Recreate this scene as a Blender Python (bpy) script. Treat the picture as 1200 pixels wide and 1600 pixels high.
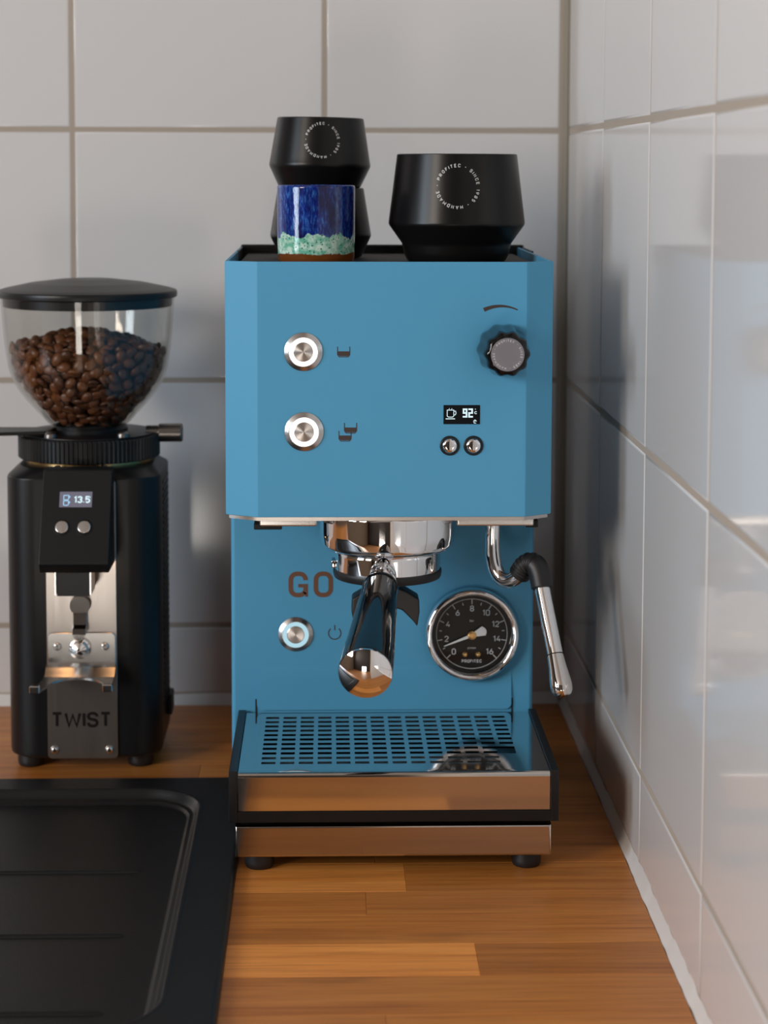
import bpy, bmesh, math, random
from mathutils import Vector, Matrix, noise
R = random.Random(7)
PI = math.pi
SC = bpy.context.scene
COL = SC.collection
for o in list(bpy.data.objects):
    bpy.data.objects.remove(o)

# ------------------------------------------------------------------ camera
# world: x right along the back wall (corner at x=0), y towards the back wall (wall at y=0), z up from the worktop
cam_d = bpy.data.cameras.new('camera'); cam = bpy.data.objects.new('camera', cam_d); COL.objects.link(cam)
r_ = Vector((0.99960091, -0.02814202, 0.0024574)); u_ = Vector((0.00018154, 0.09338811, 0.99562977)); f_ = Vector((0.02824852, 0.99523198, -0.09335595))
cam.matrix_world = Matrix(((r_.x, u_.x, -f_.x, -0.193436), (r_.y, u_.y, -f_.y, -1.625057), (r_.z, u_.z, -f_.z, 0.435671), (0, 0, 0, 1)))
cam_d.sensor_fit = 'VERTICAL'; cam_d.sensor_height = 36; cam_d.sensor_width = 27
cam_d.lens = 3169.09 / 1600 * 36
cam_d.shift_y = -240 / 1600
cam_d.clip_start = 0.05
cam_d.dof.use_dof = True; cam_d.dof.focus_distance = 1.255; cam_d.dof.aperture_fstop = 9.0
SC.camera = cam

# ------------------------------------------------------------------ world, daylight, exposure
w = bpy.data.worlds.new('world'); SC.world = w; w.use_nodes = True
w.node_tree.nodes['Background'].inputs[0].default_value = (0.75, 0.85, 1, 1)
w.node_tree.nodes['Background'].inputs[1].default_value = 0.6
SC.view_settings.view_transform = 'Standard'; SC.view_settings.look = 'None'
SC.view_settings.exposure = 0.0; SC.view_settings.gamma = 1.0; SC.view_settings.use_curve_mapping = False
SC.cycles.max_bounces = 10; SC.cycles.diffuse_bounces = 4; SC.cycles.glossy_bounces = 5
SC.cycles.transparent_max_bounces = 16; SC.cycles.caustics_reflective = False; SC.cycles.caustics_refractive = False
SC.cycles.sample_clamp_indirect = 4.0

def daylight(name, loc, aim, sx, sy, power, col):
    l = bpy.data.lights.new(name, 'AREA'); l.shape = 'RECTANGLE'; l.size = sx; l.size_y = sy; l.energy = power; l.color = col
    o = bpy.data.objects.new(name, l); COL.objects.link(o); o.location = loc
    o.rotation_euler = (Vector(aim)).to_track_quat('-Z', 'Y').to_euler()
    return o
# left window, added fill lamp, low rear panel shaped for the hopper's highlight
daylight('window_daylight', (-2.27, -1.46, 0.66), (1, 0, 0), 0.60, 0.90, 26.5, (0.74, 0.87, 1.0))
daylight('front_fill_light', (-2.27, -2.55, 0.98), (1, 0.3, -0.1), 0.70, 0.86, 39, (1.0, 0.88, 0.76))  # added fill that brightens the machine's front, leaving the corner in shadow
daylight('hopper_highlight_light', (-0.72, -3.36, -0.62), (0, 1, 0.15), 0.46, 0.50, 7.0, (1.0, 0.92, 0.82))  # kept low so its reflection lands on the hopper, not the tiles

# ------------------------------------------------------------------ materials
def srgb(r, g, b, a=1.0):
    f = lambda c: (c / 255 / 12.92) if c / 255 <= 0.04045 else ((c / 255 + 0.055) / 1.055) ** 2.4
    return (f(r), f(g), f(b), a)
def mat(name, col=(0.8, 0.8, 0.8, 1), rough=0.5, metal=0.0, **kw):
    m = bpy.data.materials.new(name); m.use_nodes = True
    b = m.node_tree.nodes['Principled BSDF']
    b.inputs['Base Color'].default_value = col; b.inputs['Roughness'].default_value = rough; b.inputs['Metallic'].default_value = metal
    for k, v in kw.items(): b.inputs[k.replace('_', ' ')].default_value = v
    return m
def nd(m, t, **kw):
    n = m.node_tree.nodes.new(t)
    for k, v in kw.items(): setattr(n, k, v)
    return n
def lk(m, a, b): m.node_tree.links.new(a, b)
def bsdf(m): return m.node_tree.nodes['Principled BSDF']
def coords(m, scale=(1, 1, 1), rnd=False):
    t = nd(m, 'ShaderNodeTexCoord'); mp = nd(m, 'ShaderNodeMapping'); mp.inputs['Scale'].default_value = scale
    if rnd:
        oi = nd(m, 'ShaderNodeObjectInfo'); mu = nd(m, 'ShaderNodeVectorMath', operation='MULTIPLY_ADD')
        cb = nd(m, 'ShaderNodeCombineXYZ')
        for i in range(3): lk(m, oi.outputs['Random'], cb.inputs[i])
        mu.inputs[1].default_value = (3.1, 7.3, 5.7); lk(m, cb.outputs[0], mu.inputs[0]); lk(m, t.outputs['Object'], mu.inputs[2])
        lk(m, mu.outputs[0], mp.inputs['Vector'])
    else: lk(m, t.outputs['Object'], mp.inputs['Vector'])
    return mp.outputs[0]
def noise_n(m, vec, scale, detail=3, rough=0.5, dist=0.0):
    n = nd(m, 'ShaderNodeTexNoise'); n.inputs['Scale'].default_value = scale; n.inputs['Detail'].default_value = detail
    n.inputs['Roughness'].default_value = rough; n.inputs['Distortion'].default_value = dist; lk(m, vec, n.inputs['Vector']); return n.outputs['Fac']
def ramp(m, fac, stops):
    r = nd(m, 'ShaderNodeValToRGB'); e = r.color_ramp.elements
    while len(e) < len(stops): e.new(0.5)
    for i, (p, c) in enumerate(stops): e[i].position = p; e[i].color = c
    lk(m, fac, r.inputs[0]); return r.outputs[0]
def mix(m, fac, a, b, blend='MIX'):
    x = nd(m, 'ShaderNodeMix', data_type='RGBA', blend_type=blend)
    for s, v in ((x.inputs[0], fac), (x.inputs[6], a), (x.inputs[7], b)):
        if hasattr(v, 'links') or isinstance(v, bpy.types.NodeSocket): lk(m, v, s)
        else: s.default_value = v
    return x.outputs[2]
def bump(m, h, strength, dist):
    b = nd(m, 'ShaderNodeBump'); b.inputs['Strength'].default_value = strength; b.inputs['Distance'].default_value = dist
    lk(m, h, b.inputs['Height']); lk(m, b.outputs[0], bsdf(m).inputs['Normal']); return b
def mathn(m, op, a, b=None):
    n = nd(m, 'ShaderNodeMath', operation=op)
    for s, v in ((n.inputs[0], a), (n.inputs[1], b)):
        if v is None: continue
        if isinstance(v, bpy.types.NodeSocket): lk(m, v, s)
        else: s.default_value = v
    return n.outputs[0]

BLUE = mat('blue_powder_coat', srgb(82, 158, 198), 0.52, 0.0, Specular_IOR_Level=0.28); bump(BLUE, noise_n(BLUE, coords(BLUE), 1400, 2), 0.10, 0.0004)
CHROME = mat('chrome', (0.86, 0.86, 0.87, 1), 0.035, 1.0)
POLISH = mat('polished_steel', (0.74, 0.72, 0.70, 1), 0.07, 1.0)
FRONTST = mat('satin_front_steel', (0.70, 0.67, 0.64, 1), 0.075, 1.0)
STEEL = mat('brushed_steel', (0.60, 0.585, 0.57, 1), 0.26, 1.0)
def _brushed(name, col, rough, scl):
    m = mat(name, col, rough, 1.0); v = coords(m, scl)
    n = noise_n(m, v, 1.0, 2)
    r = mathn(m, 'MULTIPLY_ADD', n, 0.10); r.node.inputs[2].default_value = rough - 0.05
    lk(m, r, bsdf(m).inputs['Roughness']); bump(m, n, 0.06, 0.0003); return m
BASE_ST = mat('satin_base_steel', (0.60, 0.555, 0.525, 1), 0.10, 1.0)
PLATE_ST = _brushed('brushed_plate_steel', (0.52, 0.48, 0.45, 1), 0.30, (900, 900, 14))
SPUN = mat('spun_steel', (0.66, 0.62, 0.59, 1), 0.33, 1.0, Anisotropic=0.9, Anisotropic_Rotation=0.25)
_t = nd(SPUN, 'ShaderNodeTangent', direction_type='RADIAL', axis='Y'); lk(SPUN, _t.outputs[0], bsdf(SPUN).inputs['Tangent'])
BLACK = mat('black_powder_coat', (0.0065, 0.0065, 0.007, 1), 0.36, Specular_IOR_Level=0.35); bump(BLACK, noise_n(BLACK, coords(BLACK), 1500, 2), 0.08, 0.0003)
BLACKP = mat('black_plastic', (0.0075, 0.0075, 0.008, 1), 0.36, Specular_IOR_Level=0.35)
GLOSSB = mat('gloss_black', (0.004, 0.004, 0.0045, 1), 0.05, 0.0, Specular_IOR_Level=0.32)
RUBBER = mat('black_rubber', (0.010, 0.010, 0.011, 1), 0.45)
VOID = mat('dark_inside', (0.006, 0.006, 0.006, 1), 0.7)
PRINT = mat('dark_brown_print', srgb(62, 48, 44), 0.5)
BROWN = mat('brown_logo_print', srgb(104, 66, 46), 0.45)
GREYP = mat('dark_grey_print', srgb(62, 54, 50), 0.5)
DKP = mat('near_black_print', srgb(30, 26, 25), 0.85, Specular_IOR_Level=0.1)
WHITEP = mat('white_print', (0.72, 0.72, 0.72, 1), 0.5)
SOFTW = mat('pale_grey_print', (0.50, 0.51, 0.52, 1), 0.5)
CUPB = mat('matte_black_glaze', (0.006, 0.0055, 0.0055, 1), 0.31, Specular_IOR_Level=0.27); bump(CUPB, noise_n(CUPB, coords(CUPB), 60, 2), 0.05, 0.001)
CUPIN = mat('white_cup_glaze', (0.75, 0.74, 0.72, 1), 0.15)
BRASS = mat('brass', (0.75, 0.48, 0.20, 1), 0.25, 1.0)
GUN = mat('gunmetal', (0.20, 0.185, 0.17, 1), 0.32, 1.0)
KNOBD = mat('knob_disc_aluminium', (0.27, 0.265, 0.30, 1), 0.38, 0.8)
DIAL = mat('gauge_dial_black', (0.004, 0.004, 0.0045, 1), 0.5, 0.0, Specular_IOR_Level=0.15, Coat_Weight=0.6, Coat_Roughness=0.02)
WALLP = mat('painted_wall', (0.26, 0.21, 0.165, 1), 0.7)
CEIL = mat('painted_ceiling', (0.40, 0.36, 0.33, 1), 0.8)
FLOORM = mat('oak_floor', srgb(150, 104, 66), 0.45)
DARKW = mat('dark_painted_wall', (0.035, 0.027, 0.022, 1), 0.6)
WHITEB = mat('window_frame_white', (0.75, 0.75, 0.74, 1), 0.4)
SEAL = mat('silicone_sealant', (0.74, 0.73, 0.71, 1), 0.3)
def emit(name, col, s):
    m = mat(name, (0, 0, 0, 1), 0.4); b = bsdf(m); b.inputs['Emission Color'].default_value = col; b.inputs['Emission Strength'].default_value = s; return m
LEDW = emit('white_led_ring', (1, 0.98, 0.97, 1), 1.6)
LEDB = emit('pale_blue_led_ring', (0.50, 0.80, 0.92, 1), 0.85)
OLED = emit('oled_white', (0.72, 0.93, 1.0, 1), 1.0)
OLEDB = emit('oled_blue', (0.40, 0.72, 1.0, 1), 1.0)
SCREEN = mat('screen_black', (0.003, 0.004, 0.007, 1), 0.08, Specular_IOR_Level=0.2)
SCREENG = emit('screen_dim', (0.16, 0.15, 0.20, 1), 0.9)
# tile glaze
TILE = mat('white_glazed_tile', (0.70, 0.69, 0.685, 1), 0.09, 0.0, IOR=1.52)
bump(TILE, noise_n(TILE, coords(TILE, rnd=True), 6, 1), 0.05, 0.0025)
GROUT = mat('beige_grout', srgb(172, 160, 147), 0.85); bump(GROUT, noise_n(GROUT, coords(GROUT), 500, 3), 0.3, 0.001)
CORNERG = mat('grey_corner_grout', srgb(146, 138, 124), 0.8)
# oak staves
WOOD = mat('oiled_oak', (0.3, 0.14, 0.05, 1), 0.36)
_v = coords(WOOD, (2.4, 46, 46), True)
_g1 = noise_n(WOOD, _v, 1.3, 5, 0.6, 0.6); _v2 = coords(WOOD, (16, 760, 760), True); _g2 = noise_n(WOOD, _v2, 1.0, 3, 0.6)
_v3 = coords(WOOD, (7, 34, 34), True); _g3 = noise_n(WOOD, _v3, 1.2, 2)
_c = ramp(WOOD, _g1, [(0.28, srgb(158, 92, 36)), (0.48, srgb(182, 112, 48)), (0.68, srgb(198, 130, 62))])
_c = mix(WOOD, mathn(WOOD, 'MULTIPLY', ramp(WOOD, _g2, [(0.45, (0, 0, 0, 1)), (0.75, (1, 1, 1, 1))]), 0.62), _c, srgb(112, 60, 22))
_g4 = noise_n(WOOD, coords(WOOD, (6, 210, 210), True), 1.0, 3, 0.6)
_c = mix(WOOD, mathn(WOOD, 'MULTIPLY', ramp(WOOD, _g4, [(0.40, (0, 0, 0, 1)), (0.70, (1, 1, 1, 1))]), 0.40), _c, srgb(206, 140, 72))
_c = mix(WOOD, mathn(WOOD, 'MULTIPLY', ramp(WOOD, _g3, [(0.60, (0, 0, 0, 1)), (0.78, (1, 1, 1, 1))]), 0.50), _c, srgb(100, 56, 26))
_oi = nd(WOOD, 'ShaderNodeObjectInfo'); _c = mix(WOOD, 1.0, _c, _oi.outputs['Color'], 'MULTIPLY'); lk(WOOD, _c, bsdf(WOOD).inputs['Base Color'])
bump(WOOD, _g2, 0.12, 0.0004)
# sink composite
SINK = mat('black_granite_composite', (0.006, 0.006, 0.0065, 1), 0.44, Specular_IOR_Level=0.28)
_n = noise_n(SINK, coords(SINK), 900, 2); bump(SINK, _n, 0.25, 0.0004)
_v = nd(SINK, 'ShaderNodeTexVoronoi'); _v.inputs['Scale'].default_value = 170; lk(SINK, coords(SINK), _v.inputs['Vector'])
lk(SINK, ramp(SINK, _v.outputs['Distance'], [(0.03, (0.075, 0.075, 0.075, 1)), (0.055, (0.006, 0.006, 0.0065, 1))]), bsdf(SINK).inputs['Base Color'])
# beans
BEAN = mat('roasted_coffee', (0.05, 0.02, 0.01, 1), 0.38)
_n = noise_n(BEAN, coords(BEAN, rnd=True), 260, 2); _oi = nd(BEAN, 'ShaderNodeObjectInfo')
_c = mix(BEAN, _oi.outputs['Random'], srgb(80, 45, 26), srgb(136, 82, 48)); _c = mix(BEAN, mathn(BEAN, 'MULTIPLY', _n, 0.6), _c, srgb(60, 36, 22)); lk(BEAN, _c, bsdf(BEAN).inputs['Base Color'])
CREASE = mat('bean_crease', srgb(126, 84, 50), 0.6)
# clear hopper: thin clear plastic, clear through and glossy by fresnel
CLEAR = bpy.data.materials.new('clear_plastic'); CLEAR.use_nodes = True; _nt = CLEAR.node_tree; _nt.nodes.remove(_nt.nodes['Principled BSDF'])
_tr = nd(CLEAR, 'ShaderNodeBsdfTransparent'); _tr.inputs[0].default_value = (0.93, 0.925, 0.91, 1)
_gl = nd(CLEAR, 'ShaderNodeBsdfGlossy'); _gl.inputs['Roughness'].default_value = 0.02
_lw = nd(CLEAR, 'ShaderNodeLayerWeight'); _lw.inputs[0].default_value = 0.5
_fr = mathn(CLEAR, 'MULTIPLY_ADD', mathn(CLEAR, 'POWER', _lw.outputs['Facing'], 5.0), 0.95); _fr.node.inputs[2].default_value = 0.04
_ms = nd(CLEAR, 'ShaderNodeMixShader'); lk(CLEAR, _fr, _ms.inputs[0]); lk(CLEAR, _tr.outputs[0], _ms.inputs[1]); lk(CLEAR, _gl.outputs[0], _ms.inputs[2])
lk(CLEAR, _ms.outputs[0], _nt.nodes['Material Output'].inputs[0])
# blue drip-glaze of the small mug (object z is measured from the mug's middle, height 0.051)
MUGM = mat('blue_reactive_glaze', (0.02, 0.05, 0.3, 1), 0.08)
_tc = nd(MUGM, 'ShaderNodeTexCoord'); _sp = nd(MUGM, 'ShaderNodeSeparateXYZ'); lk(MUGM, _tc.outputs['Object'], _sp.inputs[0])
_nb = noise_n(MUGM, coords(MUGM, (1, 1, 0.25)), 900, 3, 0.65); _na = noise_n(MUGM, coords(MUGM, (1, 1, 0.3)), 110, 4, 0.6)
_blue = ramp(MUGM, _nb, [(0.30, srgb(10, 16, 70)), (0.50, srgb(20, 48, 138)), (0.68, srgb(60, 120, 190))])
_blue = mix(MUGM, ramp(MUGM, _na, [(0.40, (0, 0, 0, 1)), (0.68, (1, 1, 1, 1))]), _blue, srgb(14, 12, 66))
_vo = nd(MUGM, 'ShaderNodeTexVoronoi'); _vo.inputs['Scale'].default_value = 460; lk(MUGM, coords(MUGM), _vo.inputs['Vector'])
_nm = noise_n(MUGM, coords(MUGM), 240, 3, 0.6)
_mint = mix(MUGM, ramp(MUGM, _nm, [(0.40, (0, 0, 0, 1)), (0.62, (1, 1, 1, 1))]), srgb(108, 184, 158), srgb(204, 232, 216))
_mint = mix(MUGM, ramp(MUGM, _vo.outputs['Distance'], [(0.16, (1, 1, 1, 1)), (0.30, (0, 0, 0, 1))]), _mint, srgb(28, 96, 84))
_nz = noise_n(MUGM, coords(MUGM), 75, 4, 0.65)
_zz = mathn(MUGM, 'MULTIPLY_ADD', _nz, 0.020); _zz.node.inputs[2].default_value = -0.010
_z1 = mathn(MUGM, 'ADD', _sp.outputs['Z'], _zz)
_c = mix(MUGM, ramp(MUGM, mathn(MUGM, 'MULTIPLY_ADD', _z1, 60.0), [(0.49, (0, 0, 0, 1)), (0.53, (1, 1, 1, 1))]), _mint, _blue)
_c.node.inputs[0].links[0].from_node.inputs[0].links[0].from_node.inputs[2].default_value = 0.5 + 0.0085 * 60
_zb = mathn(MUGM, 'MULTIPLY_ADD', mathn(MUGM, 'MULTIPLY_ADD', _zz, 0.25), 90.0)
_zb2 = mathn(MUGM, 'ADD', _sp.outputs['Z'], mathn(MUGM, 'MULTIPLY', _zz, 0.25))
_f = ramp(MUGM, mathn(MUGM, 'MULTIPLY_ADD', _zb2, 60.0), [(0.48, (0, 0, 0, 1)), (0.52, (1, 1, 1, 1))])
_f.node.inputs[0].links[0].from_node.inputs[2].default_value = 0.5 + 0.0195 * 60
_c = mix(MUGM, _f, srgb(112, 62, 24), _c); lk(MUGM, _c, bsdf(MUGM).inputs['Base Color'])
bump(MUGM, _na, 0.25, 0.001)

# ------------------------------------------------------------------ geometry helpers (all in millimetres)
WL = {}                                   # world location (mm) of every object's origin
def finish(me, ang=32):
    me.polygons.foreach_set('use_smooth', [True] * len(me.polygons)); me.set_sharp_from_angle(angle=math.radians(ang)); me.update()
def obj(name, bm, m, parent=None, ang=32, origin=None, recalc=True):
    """links bm (world mm) as ONE mesh object, origin at its middle, parented without rotation"""
    if recalc: bmesh.ops.recalc_face_normals(bm, faces=bm.faces)
    vs = [v.co for v in bm.verts]
    c = Vector(origin) if origin else Vector([(min(v[i] for v in vs) + max(v[i] for v in vs)) / 2 for i in range(3)])
    bmesh.ops.transform(bm, matrix=Matrix.Scale(0.001, 4) @ Matrix.Translation(-c), verts=bm.verts)
    me = bpy.data.meshes.new(name); bm.to_mesh(me); bm.free(); finish(me, ang)
    for x in (m if isinstance(m, (list, tuple)) else [m]): me.materials.append(x)
    o = bpy.data.objects.new(name, me); COL.objects.link(o); WL[o] = c
    if parent: o.parent = parent; o.location = (c - WL[parent]) * 0.001
    else: o.location = c * 0.001
    return flat_faces(o)
def flat_faces(o):
    """keeps large flat faces flat beside rounded edges"""
    md = o.modifiers.new('weighted_normal', 'WEIGHTED_NORMAL'); md.mode = 'FACE_AREA'; md.weight = 80; md.keep_sharp = True
    return o
def place(name, me, c, parent=None, rot=None):
    o = bpy.data.objects.new(name, me); COL.objects.link(o); WL[o] = Vector(c); o.location = (Vector(c) - (WL[parent] if parent else Vector((0, 0, 0)))) * 0.001
    if parent: o.parent = parent
    if rot is not None: o.rotation_euler = rot
    return o
def tag(o, label=None, cat=None, group=None, kind=None):
    for k, v in (('label', label), ('category', cat), ('group', group), ('kind', kind)):
        if v: o[k] = v
    return o
def thing(name, loc, label, cat, group=None):
    o = bpy.data.objects.new(name, None); COL.objects.link(o); o.empty_display_size = 0.02; o.location = Vector(loc) * 0.001; WL[o] = Vector(loc)
    return tag(o, label, cat, group)
def B(): return bmesh.new()
def join(bm, other):
    me = bpy.data.meshes.new('tmp'); other.to_mesh(me); other.free(); bm.from_mesh(me); bpy.data.meshes.remove(me); return bm
def bevel(bm, off, seg=2, ang=30, edges=None):
    bmesh.ops.recalc_face_normals(bm, faces=bm.faces)
    es = edges if edges is not None else [e for e in bm.edges if len(e.link_faces) == 2 and e.calc_face_angle(0) > math.radians(ang)]
    if es: bmesh.ops.bevel(bm, geom=es, offset=off, segments=seg, profile=0.5, affect='EDGES', clamp_overlap=True)
    return bm
def box(x0, x1, y0, y1, z0, z1, bv=0, seg=2):
    bm = B(); bmesh.ops.create_cube(bm, size=1)
    for v in bm.verts: v.co = Vector((x0 if v.co.x < 0 else x1, y0 if v.co.y < 0 else y1, z0 if v.co.z < 0 else z1))
    if bv: bevel(bm, bv, seg)
    return bm
def prism(poly, axis, a, b, bv=0, seg=2, ang=30):
    """polygon in the plane normal to axis: X -> (y,z), Y -> (x,z), Z -> (x,y)"""
    P = {'X': lambda p, t: (t, p[0], p[1]), 'Y': lambda p, t: (p[0], t, p[1]), 'Z': lambda p, t: (p[0], p[1], t)}[axis]
    bm = B(); A = [bm.verts.new(P(p, a)) for p in poly]; Bv = [bm.verts.new(P(p, b)) for p in poly]; n = len(poly)
    bm.faces.new(A); bm.faces.new(Bv)
    for i in range(n): bm.faces.new((A[i], A[(i + 1) % n], Bv[(i + 1) % n], Bv[i]))
    bmesh.ops.recalc_face_normals(bm, faces=bm.faces)
    if bv: bevel(bm, bv, seg, ang)
    return bm
def basis(d):
    d = Vector(d).normalized(); a = Vector((0, 0, 1)) if abs(d.z) < 0.9 else Vector((1, 0, 0)); u = d.cross(a).normalized(); v = d.cross(u).normalized()
    return u, v, d
def lathe(prof, c=(0, 0, 0), axis=(0, 0, 1), n=48, closed=False):
    """prof: (radius, distance along axis); a radius of 0 closes the end"""
    u, v, d = basis(axis); c = Vector(c); bm = B(); rings = []
    for r, h in prof:
        if r <= 1e-6: rings.append([bm.verts.new(c + d * h)])
        else: rings.append([bm.verts.new(c + d * h + (u * math.cos(2 * PI * i / n) + v * math.sin(2 * PI * i / n)) * r) for i in range(n)])
    prs = list(zip(rings, rings[1:])) + ([(rings[-1], rings[0])] if closed else [])
    for a, b in prs:
        for i in range(n):
            j = (i + 1) % n
            if len(a) == 1 and len(b) == 1: continue
            if len(a) == 1: bm.faces.new((a[0], b[i], b[j]))
            elif len(b) == 1: bm.faces.new((a[i], a[j], b[0]))
            else: bm.faces.new((a[i], a[j], b[j], b[i]))
    return bm
def rnd_prof(prof, r, k=4):
    """rounds the inner corners of a profile polyline"""
    out = [prof[0]]
    for i in range(1, len(prof) - 1):
        p, a, b = Vector(prof[i]), Vector(prof[i - 1]), Vector(prof[i + 1])
        rr = min(r, (a - p).length * 0.48, (b - p).length * 0.48)
        s, e = p + (a - p).normalized() * rr, p + (b - p).normalized() * rr
        for t in range(k + 1):
            t /= k; out.append(tuple((s * (1 - t) ** 2) + (p * 2 * t * (1 - t)) + (e * t * t)))
    out.append(prof[-1]); return out
def spline(pts, k=8):
    pts = [Vector(p) for p in pts]; out = []
    for i in range(len(pts) - 1):
        p0 = pts[max(i - 1, 0)]; p1 = pts[i]; p2 = pts[i + 1]; p3 = pts[min(i + 2, len(pts) - 1)]
        for t in range(k):
            t /= k; out.append(0.5 * ((2 * p1) + (p2 - p0) * t + (2 * p0 - 5 * p1 + 4 * p2 - p3) * t * t + (3 * p1 - p0 - 3 * p2 + p3) * t ** 3))
    out.append(pts[-1]); return out
def tube(pts, rad, n=20, caps=True):
    pts = [Vector(p) for p in pts]; N = len(pts); bm = B(); u, v, d = basis(pts[1] - pts[0]); rings = []; pd = d
    for i, p in enumerate(pts):
        d = (pts[min(i + 1, N - 1)] - pts[max(i - 1, 0)]).normalized(); q = pd.rotation_difference(d); u = q @ u; v = q @ v; pd = d
        r = rad(i / (N - 1)) if callable(rad) else rad
        rings.append([bm.verts.new(p + (u * math.cos(2 * PI * k / n) + v * math.sin(2 * PI * k / n)) * r) for k in range(n)])
    for a, b in zip(rings, rings[1:]):
        for k in range(n): bm.faces.new((a[k], a[(k + 1) % n], b[(k + 1) % n], b[k]))
    if caps: bm.faces.new(rings[0]); bm.faces.new(rings[-1])
    return bm
def rrect(x0, x1, y0, y1, r, k=6):
    out = []
    for cx, cy, a0 in ((x1 - r, y1 - r, 0), (x0 + r, y1 - r, 90), (x0 + r, y0 + r, 180), (x1 - r, y0 + r, 270)):
        for i in range(k + 1):
            a = math.radians(a0 + 90 * i / k); out.append((cx + r * math.cos(a), cy + r * math.sin(a)))
    return out
def stroke(pts, w, closed=False):
    """flat outline of a polyline with width w, 2D -> list of quads"""
    n = len(pts); P = [Vector(p) for p in pts]; L = []; Rr = []
    for i in range(n):
        a = P[(i - 1) % n] if (closed or i > 0) else None; b = P[(i + 1) % n] if (closed or i < n - 1) else None
        d1 = (P[i] - a).normalized() if a is not None else None; d2 = (b - P[i]).normalized() if b is not None else None
        if d1 is None: d1 = d2
        if d2 is None: d2 = d1
        t = (d1 + d2); t = t.normalized() if t.length > 1e-6 else d1
        nn = Vector((-t.y, t.x)); s = max(0.62, nn.dot(Vector((-d1.y, d1.x)))); L.append(P[i] + nn * w / 2 / s); Rr.append(P[i] - nn * w / 2 / s)
    q = []
    for i in range(n if closed else n - 1):
        j = (i + 1) % n; q.append((L[i], L[j], Rr[j], Rr[i]))
    return q
def flat(quads, fn, th=None):
    """2D polygons -> thin slab mapped by fn(u, v, t) where t is 0 (face) or 1 (back)"""
    bm = B()
    for k, q in enumerate(quads):
        A = [bm.verts.new(fn(p[0], p[1], -0.06 * (k % 4))) for p in q]; bm.faces.new(A)
        if th: 
            Bv = [bm.verts.new(fn(p[0], p[1], 1)) for p in q]; n = len(q)
            for i in range(n): bm.faces.new((A[i], A[(i + 1) % n], Bv[(i + 1) % n], Bv[i]))
    return bm
_GL = {}
def glyph(ch, bold=0.0):
    """2D polygons of a text at size 1, centred on x, baseline at 0"""
    if (ch, bold) not in _GL:
        c = bpy.data.curves.new('g', 'FONT'); c.body = ch; c.size = 1; c.align_x = 'CENTER'; c.resolution_u = 3; c.offset = bold; c.fill_mode = 'FRONT'
        o = bpy.data.objects.new('g', c); me = bpy.data.meshes.new_from_object(o)
        _GL[(ch, bold)] = [[tuple(me.vertices[i].co[:2]) for i in p.vertices] for p in me.polygons]
        bpy.data.objects.remove(o); bpy.data.curves.remove(c); bpy.data.meshes.remove(me)
    return _GL[(ch, bold)]
def text_polys(s, size, cx, cy, sx=1.0, bold=0.0, rot=0.0):
    """rot clockwise (radians) about (cx, cy); text centred on cap height"""
    out = []; c, sn = math.cos(-rot), math.sin(-rot)
    for p in glyph(s, bold):
        out.append([(cx + c * x * size * sx - sn * (y - 0.363) * size, cy + sn * x * size * sx + c * (y - 0.363) * size) for x, y in p])
    return out
def _arc(cx, cz, rx, rz, a0, a1, k=6): return [(cx + rx * math.cos(math.radians(a0 + (a1 - a0) * i / k)), cz + rz * math.sin(math.radians(a0 + (a1 - a0) * i / k))) for i in range(k + 1)]
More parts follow.
